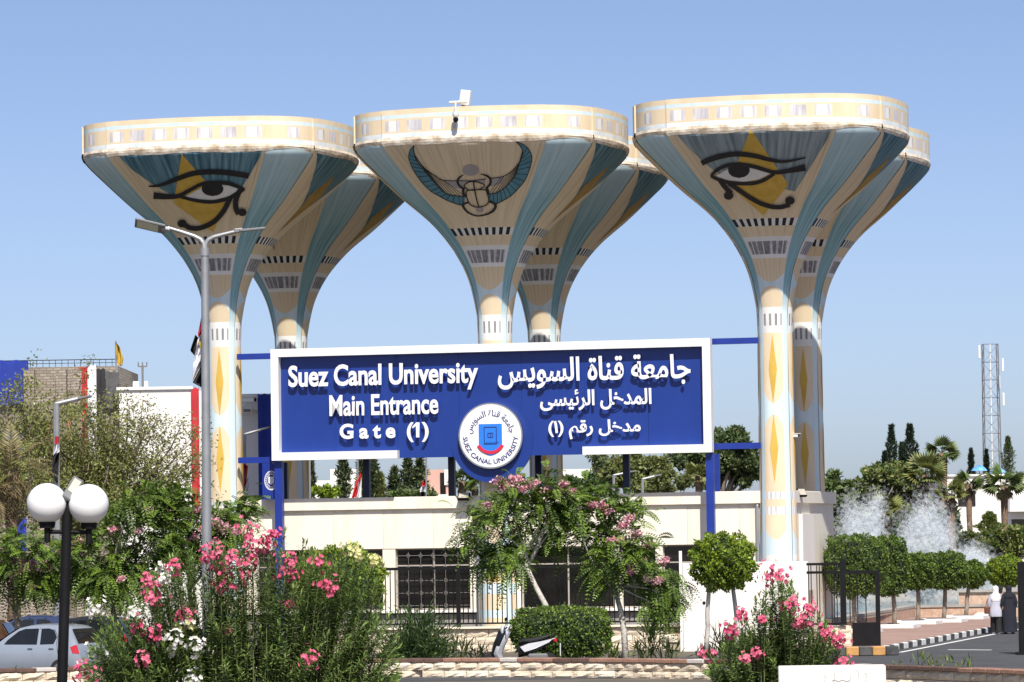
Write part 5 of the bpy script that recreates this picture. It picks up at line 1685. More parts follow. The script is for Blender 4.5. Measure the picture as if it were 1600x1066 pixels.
def car(loc, rz, paint, label, detail=True, group=None):
    o = empty('parked_car', loc, rz, label, 'car', group)
    mb = MB()
    X = [0, .03, .09, .15, .22, .29, .36, .43, .50, .65, .8, 1.0, 1.2, 1.4, 1.6, 1.8, 1.95, 2.1, 2.25, 2.4, 2.55, 2.75, 2.9, 3.05, 3.2, 3.3, 3.42, 3.47]
    rings = []
    for x in X:
        zt = car_top(x); zbelt = min(.93, zt - .02)
        zs_ = [.26, .42, .60 if zt > .65 else .5, min(.78, zt - .04), zbelt, zbelt + (zt - zbelt) * .5, zt - .02 * (zt > 1)]
        side = [(x, car_hw(x, z), z) for z in zs_]
        top_ = [(x, car_hw(x, zt) * f, zt + .03 * (1 - f * f)) for f in (.92, .5, 0, -.5, -.92)]
        rings.append(side + top_ + [(p[0], -p[1], p[2]) for p in reversed(side)])
    body = mb.loft(rings).build('body', [paint], o, smooth=True, angle=35)
    def patch(pts, mat, name, off=.008, side=1, parent=o):
        q = [(x, side * (car_hw(x, z) + off), z) for x, z in pts]
        m_ = MB(); m_.add(q, [tuple(range(len(q)))]); return m_.build(name, [mat], parent, fix=False)
    def strip(pts, mat, name, w=.012, off=.010, side=1, parent=o):
        m_ = MB(); m_.tube([(x, side * (car_hw(x, z) + off - .006), z) for x, z in pts], w * .6, 4); m_.build(name, [mat], parent)
    for s in (1, -1):
        patch([(.80, .99), (1.22, .975), (1.24, 1.40), (1.0, 1.405), (.84, 1.36), (.72, 1.17)], 'car_glass', 'side_window', side=s)
        patch([(1.32, .975), (2.35, .98), (2.25, 1.10), (1.95, 1.33), (1.75, 1.395), (1.32, 1.405)], 'car_glass', 'side_window', side=s)
        for x, z in ((.86, .86), (1.52, .86)):
            p = Vector((x, s * (car_hw(x, z) + .012), z))
            MB().box(p, (.16, .03, .035), bev=.012).build('door_handle', ['chrome'], o)
        strip([(1.28, .34), (1.28, 1.42)], 'seam', 'door_seam', side=s)
        strip([(.62, .52), (.66, .80), (.70, 1.0), (.70, 1.2), (.84, 1.39)], 'seam', 'door_seam', side=s)
        m_ = MB()
        m_.loft([[(x, s * (car_hw(x, z) + .012), z) for x, z in ((.02, .72), (.20, .74), (.27, .90), (.12, .97), (.08, .93))], [(x + .06, s * (car_hw(x, z) - .05), z) for x, z in ((.02, .72), (.20, .74), (.27, .90), (.12, .97), (.08, .93))]])
        m_.build('tail_light', ['tail_red'], o)
        for x in (.60, 2.85):
            w_ = empty('wheel', (0, 0, 0)); w_.parent = o
            m_ = MB().tube([(x, s * .60, .29), (x, s * .80, .29)], .29, 20); m_.build('tyre', ['rubber'], w_, smooth=True, angle=40)
            m_ = MB().tube([(x, s * .70, .29), (x, s * .815, .29)], .185, 14); m_.build('rim', ['chrome'], w_, smooth=True, angle=40)
    q = []
    for x in (.115, .20, .28, .345):
        z = car_top(x) + .012
        q.append([(x - .012, y * car_hw(x, z) * .86, z + .02) for y in (-1, -.5, 0, .5, 1)])
    m_ = MB(); m_.add([p for r in q for p in r], [(r * 5 + j, r * 5 + j + 1, r * 5 + 6 + j, r * 5 + 5 + j) for r in range(3) for j in range(4)]); m_.build('rear_window', ['car_glass'], o, smooth=True, fix=False)
    q = []
    for x in (2.02, 2.2, 2.4, 2.68):
        z = car_top(x) + .03
        q.append([(x + .012, y * car_hw(x, z) * .9, z + .012) for y in (-1, -.5, 0, .5, 1)])
    m_ = MB(); m_.add([p for r in q for p in r], [(r * 5 + j, r * 5 + j + 1, r * 5 + 6 + j, r * 5 + 5 + j) for r in range(3) for j in range(4)]); m_.build('windscreen', ['car_glass'], o, smooth=True, fix=False)
    MB().box((-.01, 0, .46), (.10, 1.40, .20), bev=.05).build('bumper', [paint], o, smooth=True, angle=30)
    MB().tube([(.66, .3, 1.50), (.62, .3, 1.52), (.40, .3, 1.72)], .006, 4).build('aerial', ['iron'], o)
    return o
cp = at(157, 1000, 107.6)
car((cp.x - .22, 107.9, 0), R(156), 'car_silver', 'silver hatchback parked behind the stone wall at the left edge', group='parked cars')
car((at(128, 1000, 121).x, 121, 0), R(172), 'car_blue', 'dark blue car parked behind the silver hatchback', group='parked cars')
car((at(205, 1000, 117).x, 118.5, 0), R(168), 'car_dark', 'black car half hidden by the oleander behind the silver hatchback', group='parked cars')
car((at(28, 1000, 117).x, 117, 0), R(176), 'car_orange', 'orange car behind the silver hatchback at the left edge', group='parked cars')
# toy cup ride behind the cars
cr = at(76, 985, 126); cr.z = 0
ride = empty('cup_ride', cr, 0, 'small red yellow and purple cup seat behind the parked cars', 'ride')
material('ride_purple', (0.16, 0.03, 0.20), 0.4, var=0.1)
material('ride_yellow', (0.68, 0.36, 0.02), 0.4, var=0.1)
MB().lathe([(.0, .55), (.30, .6), (.40, .95), (.42, 1.15), (.36, 1.15), (.33, .95), (0, .9)], 18).build('cup', ['ride_yellow'], ride, smooth=True, angle=40)
MB().lathe([(.425, 1.08), (.46, 1.12), (.46, 1.2), (.36, 1.2), (.36, 1.16)], 18).build('rim', ['car_red'], ride, smooth=True, angle=40)
MB().lathe([(0, 0), (.5, 0), (.45, .2), (.15, .3), (.15, .56), (0, .56)], 18).build('pedestal', ['ride_purple'], ride, smooth=True, angle=40)

# ------------------------------------------------------------------ motor scooter
material('scooter_black', (0.012, 0.012, 0.013), 0.3, var=0.1, coat=0.5)
material('scooter_white', (0.62, 0.63, 0.66), 0.3, var=0.05, coat=0.6)
material('seat_vinyl', (0.02, 0.02, 0.022), 0.5, var=0.2)
YC = 108.6
s0 = at(813, 1000, YC); s0.z = 0.0
sc_ = empty('motor_scooter', s0, R(177), 'black and white motor scooter parked behind the stone wall', 'scooter')
sc_.scale = (1.2, 1.2, 1.16)
S_ = MB
for x in (.66, -.62):
    w_ = empty('wheel', (0, 0, 0)); w_.parent = sc_
    S_().tube([(x, -.055, .23), (x, .055, .23)], .23, 20).build('tyre', ['rubber'], w_, smooth=True, angle=40)
    S_().tube([(x, -.06, .23), (x, .06, .23)], .13, 14).build('rim', ['chrome'], w_, smooth=True, angle=40)
def ringy(x, z, w, h=None, n=8):      # ring across the body at x,z
    return [(x, w * math.cos(2 * math.pi * k / n), z + (h or .05) * math.sin(2 * math.pi * k / n)) for k in range(n)]
S_().loft([[(x + dx, y, z) for (dx, y) in ((.05, 0), (.02, w * .7), (-.06, w), (-.15, w * .6), (-.17, 0), (-.15, -w * .6), (-.06, -w), (.02, -w * .7))] for x, z, w in ((.54, .32, .12), (.58, .45, .20), (.52, .62, .22), (.44, .80, .19), (.37, .95, .13))]).build('leg_shield', ['scooter_white'], sc_, smooth=True, angle=50)
S_().loft([[(x + dx, y, z) for (dx, y) in ((.08, 0), (.05, w * .7), (-.10, w * 1.75), (-.10, -w * 1.75), (.05, -w * .7))] for x, z, w in ((.60, .42, .10), (.55, .66, .13), (.47, .84, .11), (.41, 1.0, .06))]).build('front_fairing', ['scooter_black'], sc_, smooth=True, angle=50)
S_().loft([[(x + dx, y, z) for (dx, y) in ((.10, 0), (.05, w), (-.08, w * .8), (-.12, 0), (-.08, -w * .8), (.05, -w))] for x, z, w in ((.37, .92, .09), (.37, 1.0, .13), (.34, 1.07, .10), (.32, 1.10, .05))]).build('handlebar_cover', ['scooter_white'], sc_, smooth=True, angle=50)
S_().tube([(.28, -.34, 1.06), (.34, -.15, 1.03), (.34, .15, 1.03), (.28, .34, 1.06)], .018, 8).build('handlebar', ['iron'], sc_)
for s in (-1, 1):
    S_().tube([(.30, s * .24, 1.05), (.33, s * .27, 1.2)], .008, 6).build('mirror_stem', ['iron'], sc_)
    S_().box((.32, s * .28, 1.25), (.03, .12, .09), bev=.012).build('mirror', ['iron'], sc_)
S_().tube([(.66, 0, .23), (.56, 0, .45), (.40, 0, .95)], .03, 8).build('fork', ['chrome'], sc_)
S_().loft([[(.66 + .27 * math.cos(a), y, .23 + .27 * math.sin(a)) for y in (-.075, .075)] + [(.66 + .24 * math.cos(a), y, .23 + .24 * math.sin(a)) for y in (.075, -.075)] for a in [R(20 + 14 * k) for k in range(11)]]).build('front_mudguard', ['scooter_black'], sc_)
S_().box((.22, 0, .32), (.62, .36, .07), bev=.02).build('footboard', ['scooter_black'], sc_)
S_().loft([ringy(x, z, w, h, 10) for x, z, w, h in ((.02, .70, .10, .05), (-.05, .74, .14, .06), (-.25, .755, .15, .055), (-.48, .80, .15, .06), (-.62, .84, .12, .05), (-.68, .85, .06, .03))]).build('seat', ['seat_vinyl'], sc_, smooth=True, angle=50)
S_().loft([ringy(x, z, w, h, 10) for x, z, w, h in ((.05, .50, .10, .16), (-.10, .55, .15, .17), (-.35, .60, .16, .14), (-.60, .70, .13, .10), (-.80, .78, .06, .06))]).build('rear_body', ['scooter_black'], sc_, smooth=True, angle=50)
for s in (-1, 1):
    q = [(.0, .60), (-.10, .48), (-.35, .56), (-.66, .70), (-.74, .78), (-.45, .72), (-.2, .68)]
    m_ = MB(); m_.add([(x, s * (.168 - .06 * max(0, -x - .3)), z) for x, z in q] + [(x, s * .10, z) for x, z in q], [tuple(range(7)), tuple(reversed(range(7, 14)))] + [(i, (i + 1) % 7, 7 + (i + 1) % 7, 7 + i) for i in range(7)])
    m_.build('side_panel', ['scooter_white'], sc_)
S_().box((-.80, 0, .74), (.08, .17, .09), bev=.02).build('tail_light', ['tail_red'], sc_)
S_().tube([(-.60, 0, .80), (-.80, 0, .88), (-.86, .1, .9), (-.86, -.1, .9)], .014, 6).build('grab_rail', ['iron'], sc_)
S_().box((-.40, .05, .33), (.46, .2, .22), bev=.04).build('engine', ['lamp_grey'], sc_)
S_().loft([[(-.90 + dx, y, z) for dx, y in ((0, -.07), (0, .07), (-.02, .07), (-.02, -.07))] for dx_, z in ((0, .38), (0, .68))]).build('number_plate', ['scooter_white'], sc_)

# ------------------------------------------------------------------ people
material('skin', (0.36, 0.21, 0.14), 0.6, var=0.08)
material('cloth_white', (0.74, 0.74, 0.74), 0.9, var=0.05)
material('cloth_lilac', (0.42, 0.42, 0.50), 0.9, var=0.08, scale=3)
material('cloth_navy', (0.010, 0.012, 0.022), 0.9, var=0.2)
material('cloth_black', (0.012, 0.012, 0.013), 0.9, var=0.2)
material('leather', (0.13, 0.05, 0.03), 0.5, var=0.2)
def person(loc, rz, H, label, kind, arm_up=False, step=.14):
    t = empty('person', loc, rz, label, 'person', 'walkers on the campus road')
    k = H / 1.65
    V = [(0, 0, .92), (0, 0, 1.10), (0, .01, 1.32), (0, .01, 1.42), (0, -.01, 1.56)]
    E = [(0, 1), (1, 2), (2, 3), (3, 4)]
    Rr = [.15, .125, .14, .055, .095]
    def add(p, par, r):
        V.append(p); E.append((par, len(V) - 1)); Rr.append(r); return len(V) - 1
    hands = []
    for s in (-1, 1):
        sh = add((s * .17, .01, 1.34), 2, .062)
        if arm_up and s < 0:
            el = add((s * .24, -.10, 1.14), sh, .045); wr = add((s * .25, -.22, 1.36), el, .032); hd = add((s * .25, -.24, 1.43), wr, .032)
            dirn = Vector((0, -.15, 1))
        else:
            el = add((s * .23, .03, 1.08), sh, .045); wr = add((s * .22, -.08 if s < 0 else .0, .86), el, .032); hd = add((s * .22, -.10 if s < 0 else -.01, .79), wr, .034)
            dirn = Vector((0, -.1, -1))
        base = Vector(V[hd]); dirn.normalize()
        for q in range(4):
            a = base + dirn * .045 + Vector((0, (q - 1.5) * .018, 0)); b_ = a + dirn * (.05 + (.012 if q in (1, 2) else 0)) + Vector((-s * .015, 0, 0))
            f1_ = add(tuple(a), hd, .010); add(tuple(b_), f1_, .008)
        th = add(tuple(base + Vector((0, -.035, 0)) + dirn * .01), hd, .011); add(tuple(base + Vector((0, -.055, 0)) + dirn * .05), th, .009)
        hp = add((s * .09, 0, .88), 0, .10)
        kn_ = add((s * .09, -s * step * .5, .48), hp, .065); an = add((s * .09, -s * step + (.05 if s > 0 else 0), .085), kn_, .042); add((s * .10, -s * step - .13, .035), an, .035)
    me = bpy.data.meshes.new('body'); me.from_pydata([tuple(Vector(v) * k) for v in V], E, [])
    tmp = bpy.data.objects.new('body_tmp', me); COL.objects.link(tmp)
    md = tmp.modifiers.new('skin', 'SKIN'); sv = me.skin_vertices[0].data
    for i, r in enumerate(Rr): sv[i].radius = (r * k, r * k)
    sv[0].use_root = True
    sm = tmp.modifiers.new('sub', 'SUBSURF'); sm.levels = 1
    dg = bpy.context.evaluated_depsgraph_get(); dg.update()
    m2 = bpy.data.meshes.new_from_object(tmp.evaluated_get(dg))
    bpy.data.objects.remove(tmp)
    m2.materials.clear(); m2.materials.append(M('skin'))
    m2.polygons.foreach_set('use_smooth', [True] * len(m2.polygons))
    link('body', m2, t)
    n = 30
    def rings(rows, wob=0.0):
        return [[((cx + rx * math.cos(2 * math.pi * j / n) * (1 + wob * math.sin(j * 2.1 + z * 9))) * k, (cy + ry * math.sin(2 * math.pi * j / n) * (1 + wob * math.cos(j * 3.0 + z * 7))) * k, z * k) for j in range(n)] for cx, cy, z, rx, ry in rows]
    m = 'cloth_navy' if kind == 'abaya' else 'cloth_lilac'
    if kind == 'abaya':
        MB().loft(rings([(0, 0, 1.42, .08, .08), (0, .01, 1.38, .19, .12), (0, .01, 1.25, .22, .15), (0, 0, 1.05, .20, .15), (0, 0, .85, .23, .18), (0, .02, .5, .24, .20), (0, .03, .2, .25, .22), (0, .03, .06, .26, .24)], .10)).build('robe', [m], t, smooth=True, angle=60)
    else:
        MB().loft(rings([(0, 0, 1.42, .08, .08), (0, .01, 1.38, .18, .11), (0, .01, 1.25, .20, .14), (0, 0, 1.05, .19, .14), (0, .01, .85, .23, .18), (0, .03, .66, .25, .20), (0, .04, .60, .22, .18)], .10)).build('tunic', [m], t, smooth=True, angle=60)
        for s in (-1, 1):
            MB().loft(rings([(s * .08, 0, .86, .12, .13), (s * .09, -s * step * .4, .5, .11, .12), (s * .09, -s * step * .8, .25, .11, .12), (s * .09, -s * step, .07, .12, .13)], .04)).build('trouser_leg', ['cloth_black'], t, smooth=True, angle=60)
    for s in (-1, 1):
        if arm_up and s < 0: pts = [(s * .15, .01, 1.36), (s * .20, -.04, 1.25), (s * .245, -.10, 1.14), (s * .25, -.17, 1.25)]
        else: pts = [(s * .15, .01, 1.36), (s * .20, .02, 1.22), (s * .235, .03, 1.08), (s * .225, -.03, .93)]
        MB().tube([tuple(Vector(p) * k) for p in pts], [.075 * k, .075 * k, .07 * k, .065 * k], 10).build('sleeve', [m], t, smooth=True, angle=60)
        MB().loft([[((s * .10 + x) * k, (-s * step - .05 + y) * k, z * k) for x, y in ((-.04, .10), (.04, .10), (.045, -.02), (.03, -.13), (-.03, -.13), (-.045, -.02))] for z in (0, .05)]).build('shoe', ['cloth_white' if kind != 'abaya' else 'cloth_black'], t)
    hm = {'tunic': 'cloth_white', 'abaya': 'cloth_navy', 'dark': 'cloth_black'}[kind]
    MB().loft(rings([(0, .10, 1.14 if kind == 'tunic' else 1.2, .14, .05), (0, .06, 1.24, .19, .12), (0, .03, 1.36, .16, .13), (0, .01, 1.44, .10, .10), (0, .01, 1.52, .105, .115), (0, .01, 1.60, .105, .12), (0, .01, 1.655, .075, .085), (0, .01, 1.675, .02, .03)], .03)).build('headscarf', [hm], t, smooth=True, angle=70)
    return t
pa = hitz(1557, 991, 0); pb_ = hitz(1578, 991, 0)
person((pa.x, pa.y, 0.01), R(174), 1.66, 'person in white headscarf lilac tunic and black trousers raising one hand', 'tunic', True)
person((pb_.x, pb_.y + .1, 0.01), R(184), 1.68, 'person in long dark navy robe and headscarf walking away', 'abaya')
person(((pa.x + pb_.x) / 2 + .05, pa.y + 1.1, 0.01), R(180), 1.64, 'person in dark headscarf mostly hidden between the other two walkers', 'dark')
hb = empty('handbag', (pa.x - .27, pa.y - .02, .70), R(20), 'brown shoulder bag carried by the walker in the white headscarf', 'bag')
MB().box((0, 0, .14), (.30, .12, .24), bev=.03).build('pouch', ['leather'], hb)
MB().tube([(-.10, 0, .26), (-.04, 0, .50), (.10, 0, .66), (.12, 0, .50), (.10, 0, .26)], .012, 6).build('strap', ['leather'], hb)
# ------------------------------------------------------------------ background left: buildings with banners
def brick_material(name, c1, c2, mortar, scale=1.0, rows=.12):
    m = bpy.data.materials.new(name); m.use_nodes = True
    n, l = m.node_tree.nodes, m.node_tree.links
    b = n['Principled BSDF']; b.inputs['Roughness'].default_value = .9
    tc = n.new('ShaderNodeTexCoord'); sp = n.new('ShaderNodeSeparateXYZ'); cb = n.new('ShaderNodeCombineXYZ')
    l.new(tc.outputs['Object'], sp.inputs[0])
    ad = n.new('ShaderNodeMath'); l.new(sp.outputs[0], ad.inputs[0]); l.new(sp.outputs[1], ad.inputs[1])
    l.new(ad.outputs[0], cb.inputs[0]); l.new(sp.outputs[2], cb.inputs[1])
    bt = n.new('ShaderNodeTexBrick')
    bt.inputs['Scale'].default_value = scale
    bt.inputs['Brick Width'].default_value = .3; bt.inputs['Row Height'].default_value = rows; bt.inputs['Mortar Size'].default_value = .018
    bt.inputs['Color1'].default_value = (*c1, 1); bt.inputs['Color2'].default_value = (*c2, 1); bt.inputs['Mortar'].default_value = (*mortar, 1)
    l.new(cb.outputs[0], bt.inputs['Vector'])
    l.new(bt.outputs['Color'], b.inputs['Base Color'])
    bp = n.new('ShaderNodeBump'); bp.inputs['Strength'].default_value = .5; bp.inputs['Distance'].default_value = .03
    l.new(bt.outputs['Fac'], bp.inputs['Height']); bp.invert = True
    l.new(bp.outputs[0], b.inputs['Normal'])
    MATS[name] = m
brick_material('brick_grey', (0.24, 0.20, 0.16), (0.40, 0.35, 0.29), (0.20, 0.17, 0.14), 1.0, .12)
brick_material('brick_red', (0.45, 0.19, 0.10), (0.52, 0.26, 0.15), (0.38, 0.30, 0.24), 1.0, .16)
material('banner_blue', (0.010, 0.035, 0.30), 0.75, var=0.2, scale=1.0)
material('banner_red', (0.48, 0.025, 0.035), 0.75, var=0.15, scale=1.0)
material('banner_white', (0.76, 0.76, 0.78), 0.75, var=0.05)
material('banner_black', (0.02, 0.02, 0.024), 0.75, var=0.2)
material('net', (0.10, 0.10, 0.10), 0.9, var=0.25, scale=6)
material('render_white', (0.80, 0.775, 0.74), 0.85, var=0.03, scale=.5)
material('render_pink', (0.60, 0.36, 0.29), 0.85, var=0.05, scale=.5)

def facade(name, Y, x0, x1, ytop, depth, mat, label, rz=0.0, cat='building'):
    a, b = at(x0, 800, Y), at(x1, 800, Y)
    zt_ = at((x0 + x1) / 2, ytop, Y).z
    o = empty(name, ((a.x + b.x) / 2, Y, 0), rz, label, cat)
    w = b.x - a.x
    MB().box((0, depth / 2, zt_ / 2), (w, depth, zt_)).build('wall', [mat], o)
    return o, w, zt_
def wavy(o, x0, x1, z0, z1, y, mat, name='banner', seed=0.0, amp=.07, n=10, m=8):
    mb = MB()
    for j in range(m + 1):
        for i in range(n + 1):
            t, u = j / m, i / n
            mb.v.append((x0 + (x1 - x0) * u, y + amp * math.sin(u * 9 + seed + t * 2) * (.3 + .7 * t), z1 + (z0 - z1) * t + .03 * math.sin(u * 12 + seed)))
    for j in range(m):
        for i in range(n):
            a = j * (n + 1) + i
            mb.f.append((a, a + n + 1, a + n + 2, a + 1)); mb.m.append(0)
    mb.build(name, [mat], o, smooth=True, fix=False)
YB = 170.0
bb, bw, bz = facade('brick_building', YB, -70, 187, 574, 9, 'brick_grey', 'unfinished brick building with blue and striped banners at the far left')
xb = lambda px: at(px, 700, YB).x - bb.location.x
zz = lambda py, px=90: at(px, py, YB).z
for x0, x1, y0, y1 in ((72, 96, 660, 700), (80, 105, 705, 800), (98, 112, 640, 690)):
    MB().box(((xb(x0) + xb(x1)) / 2, -.10, (zz(y0) + zz(y1)) / 2), (xb(x1) - xb(x0), .22, zz(y0) - zz(y1))).build('brick_infill', ['brick_red'], bb)
for x in (48, 98, 122):
    MB().box((xb(x), -.2, zz(578) / 2), (.45, .42, zz(578))).build('pilaster', ['brick_grey'], bb)
mb = MB()
mb.tube([(xb(-60), .1, bz + .30), (xb(186), .1, bz + .30)], .018, 6)
mb.tube([(xb(-60), .1, bz + .16), (xb(186), .1, bz + .16)], .012, 6)
for i in range(26): x = xb(-60) + (xb(186) - xb(-60)) * i / 25; mb.tube([(x, .1, bz - .02), (x, .1, bz + .30)], .012, 5)
mb.build('roof_rail', ['iron'], bb)
wavy(bb, xb(2), xb(47), zz(632), zz(563), -.32, 'banner_blue', seed=1)
wavy(bb, xb(15), xb(47), zz(860), zz(668), -.36, 'banner_blue', seed=2)
wavy(bb, xb(125), xb(139.5), zz(800), zz(575), -.34, 'banner_red', seed=3)
wavy(bb, xb(139.5), xb(153), zz(800), zz(572), -.40, 'banner_white', seed=4)
wavy(bb, xb(153), xb(167), zz(800), zz(578), -.34, 'banner_black', seed=5)
wavy(bb, xb(167), xb(188), zz(640), zz(582), -.24, 'net', 'shade_net', seed=6)
for k in range(3):
    for j in range(2):
        x, z = xb(-40 + 50 * k), zz(690 + 70 * j)
        wd = empty('window', (0, 0, 0)); wd.parent = bb
        MB().box((x, -.02, z), (.9, .12, 1.2)).build('pane', ['glass_dark'], wd)
        MB().box((x, -.06, z - .66), (1.1, .2, .1)).build('sill', ['render_white'], wd)

YW = 166.0
wb_, ww, wz = facade('white_hall', YW, 188, 300, 609, 10, 'render_white', 'plain white hall with a red banner stripe left of the gate')
xw = lambda px: at(px, 700, YW).x - wb_.location.x
zw = lambda py, px=260: at(px, py, YW).z
MB().box(((xw(300) + xw(326)) / 2, 5.3, zw(611) / 2), (xw(326) - xw(300), 9.4, zw(611))).build('set_back_wall', ['render_white'], wb_)
wavy(wb_, xw(299.5), xw(312), zw(790), zw(607), -.08, 'banner_red', seed=1, amp=.03)
MB().box((0, 5, wz + .06), (ww + .2, 10.2, .12)).build('roof_edge', ['render_white'], wb_)
for px in (208, 212, 226):
    MB().box((xw(px), 1.0, wz + .25), (.16, .16, .3), bev=.03).build('vent', ['cam_white'], wb_)
an = empty('roof_antenna', (at(223, 600, YW + 2).x, YW + 2, wz + .1), 0, 'thin forked antenna on the roof of the white hall', 'antenna')
H_ = at(223, 566, YW + 2).z - wz - .1
MB().tube([(0, 0, 0), (0, 0, H_ * .88)], .05, 6).build('mast', ['lamp_grey'], an)
MB().tube([(-.18, 0, H_ * .84), (.18, 0, H_ * .84)], .03, 6).build('crossbar', ['lamp_grey'], an)
for x in (-.18, 0, .18): MB().tube([(x, 0, H_ * .84), (x, 0, H_)], .028, 6).build('prong', ['lamp_grey'], an)

YV = 156.0
vb, vw, vz = facade('white_annex', YV, 340, 470, 641, 8, 'render_white', 'white annex with overhanging roof edge between the left column and the sign')
xv = lambda px: at(px, 700, YV).x - vb.location.x
zv = lambda py, px=400: at(px, py, YV).z
MB().box((-.1, 3.8, (zv(616) + zv(641)) / 2), (vw + .3, 8.5, zv(616) - zv(641))).build('roof_slab', ['render_white'], vb)
wavy(vb, xv(405), xv(427), zv(800), zv(617), -.60, 'banner_blue', seed=2, amp=.05)
cctv('hall_camera', at(388, 625, YV - .9), R(60), 'dark tipped camera on the annex roof edge beside the left column', 1.5)
nb = empty('notice_plate', at(386, 640, YV - .56), 0, 'small white plate with grey print under the annex camera', 'plate')
MB().box((0, 0, 0), (.36, .03, .26)).build('plate', ['cam_white'], nb)
MB().box((0, -.018, -.04), (.28, .01, .12)).build('print', ['lamp_grey'], nb)

# ---- buildings seen under the sign
o, w, z = facade('far_white_block', 262, 517, 585, 733, 8, 'render_white', 'white block far beyond the gatehouse behind the slim trees')
MB().box((-2.6, -.6, at(500, 752, 262).z / 2), (4.2, 5, at(500, 752, 262).z)).build('lower_wing', ['render_white'], o)
o, w, z = facade('pink_building', 255, 662, 706, 734, 8, 'render_pink', 'pink building with a tall window under the sign')
wd = empty('window', (0, 0, 0)); wd.parent = o
MB().box((w * .20, -.03, z - .9), (.36, .1, 1.4)).build('pane', ['glass_dark'], wd)
MB().box((w * .28, -.3, z - 1.95), (.95, .6, .7)).build('balcony', ['render_white'], o)
MB().box((w * .39, -.05, z - .5), (.5, .12, 1.0)).build('white_panel', ['render_white'], o)
o, w, z = facade('low_white_block', 300, 880, 930, 733, 8, 'render_white', 'low white block far behind the trees right of the middle column')

# ------------------------------------------------------------------ background trees
def px_clumps(rng, L, Y, sy=1.0, r=1.0):
    """L: (px,py,radius px) -> clump rows at depth Y"""
    out = []
    for x, y, rp in L:
        p = at(x, y, Y + rng.uniform(-1.5, 1.5)); q = rp * Y / F
        out.append((p.x, p.y, p.z, q, q * sy, q * .85))
    return out
def fill_ell(rng, cx, cy, rx, ry, n, rp):
    out = []
    for k in range(n):
        a, b = rng.uniform(0, 2 * math.pi), rng.random() ** .55
        out.append((cx + rx * b * math.cos(a), cy + ry * b * math.sin(a), rp * rng.uniform(.7, 1.3)))
    return out
def bg_tree(ells, Y, label, seed, mats, dens=150, L=.26, W=.15, tr=.16, name='tree', base_px=None, group='trees behind the gate', power=.4, rp=9, fork=None):
    rng = np.random.default_rng(seed)
    Ls = []
    for cx, cy, rx, ry, n in ells: Ls += fill_ell(rng, cx, cy, rx, ry, n, rp)
    cl = px_clumps(rng, Ls, Y)
    bx = base_px if base_px else np.mean([e[0] for e in ells])
    b = at(bx, 830, Y); b.z = 0
    return tree(name, b, cl, label, 'tree', group, mats, dens, L, W, tr, fork, 'bark', seed, .2, power=power)
# sparse thorn trees at left
def sparse(Y, root, tips, label, seed, n_leaf=32, L=.12, W=.05, mats=('leaf_olive', 'leaf_far_yellow'), spread=.42, twigs=4):
    rng = np.random.default_rng(seed); rnd = random.Random(seed)
    b = at(*root, Y); b.z = 0
    t = empty('thorn_tree', b, 0, label, 'tree', 'sparse thorn trees')
    mb = MB(); fk = at(root[0], root[1], Y) - b
    limb(mb, (0, 0, -.1), fk, .16, .13, rnd, .05, 8)
    C = []
    for x, y in tips:
        p = at(x, y, Y + rng.uniform(-2, 2)) - b
        pts = limb(mb, fk, p, .065, .014, rnd, .16, 5, 7)
        for q in pts[3:]:
            for k in range(twigs):
                e = Vector(q) + Vector(rng.normal(size=3) * spread)
                mb.tube([q, Vector(q).lerp(e, .5) + Vector((0, 0, .05)), e], [.010, .008, .004], 3, cap=False)
                C.append(list(e)); C.append(list(Vector(q).lerp(e, .6)))
    mb.build('trunk', ['twig'], t, smooth=True, fix=False)
    C = np.array(C)
    c = np.repeat(C, n_leaf, 0) + rng.normal(size=(len(C) * n_leaf, 3)) * .15
    d = unit(rng.normal(size=c.shape) + np.array([0, 0, .3]))
    link('crown', quads_mesh('crown', leaf_quads(c, d, L * rng.uniform(.6, 1.3, len(c)), W, rng), list(mats), rng.integers(0, len(mats), len(c))), t)
sparse(132, (178, 800), [(200, 640), (225, 625), (248, 650), (215, 675), (260, 690), (285, 660), (300, 690), (250, 710), (275, 735), (305, 720), (240, 740), (210, 720), (190, 690), (300, 750), (265, 765), (225, 770), (320, 705), (235, 660), (190, 660), (312, 735)],
       'sparse thorn tree with bare branches before the white hall', 81, 9, .13, .055, spread=.42)
sparse(131, (120, 830), [(60, 640), (85, 625), (110, 650), (140, 630), (160, 650), (45, 670), (75, 690), (110, 700), (140, 690), (165, 700), (180, 740), (150, 750), (110, 750), (70, 740), (180, 680), (120, 610), (165, 780), (185, 790), (30, 650), (130, 780), (95, 790), (60, 780), (170, 720), (140, 725)],
       'olive green thorn tree before the brick building', 82, 24, .13, .055, spread=.6)
sparse(129, (20, 830), [(10, 620), (30, 640), (-10, 650), (20, 670), (45, 690), (0, 700), (55, 660), (-15, 720), (30, 730), (50, 745), (10, 760)],
       'olive green thorn tree at the left edge', 83, 22, .13, .055, spread=.6)
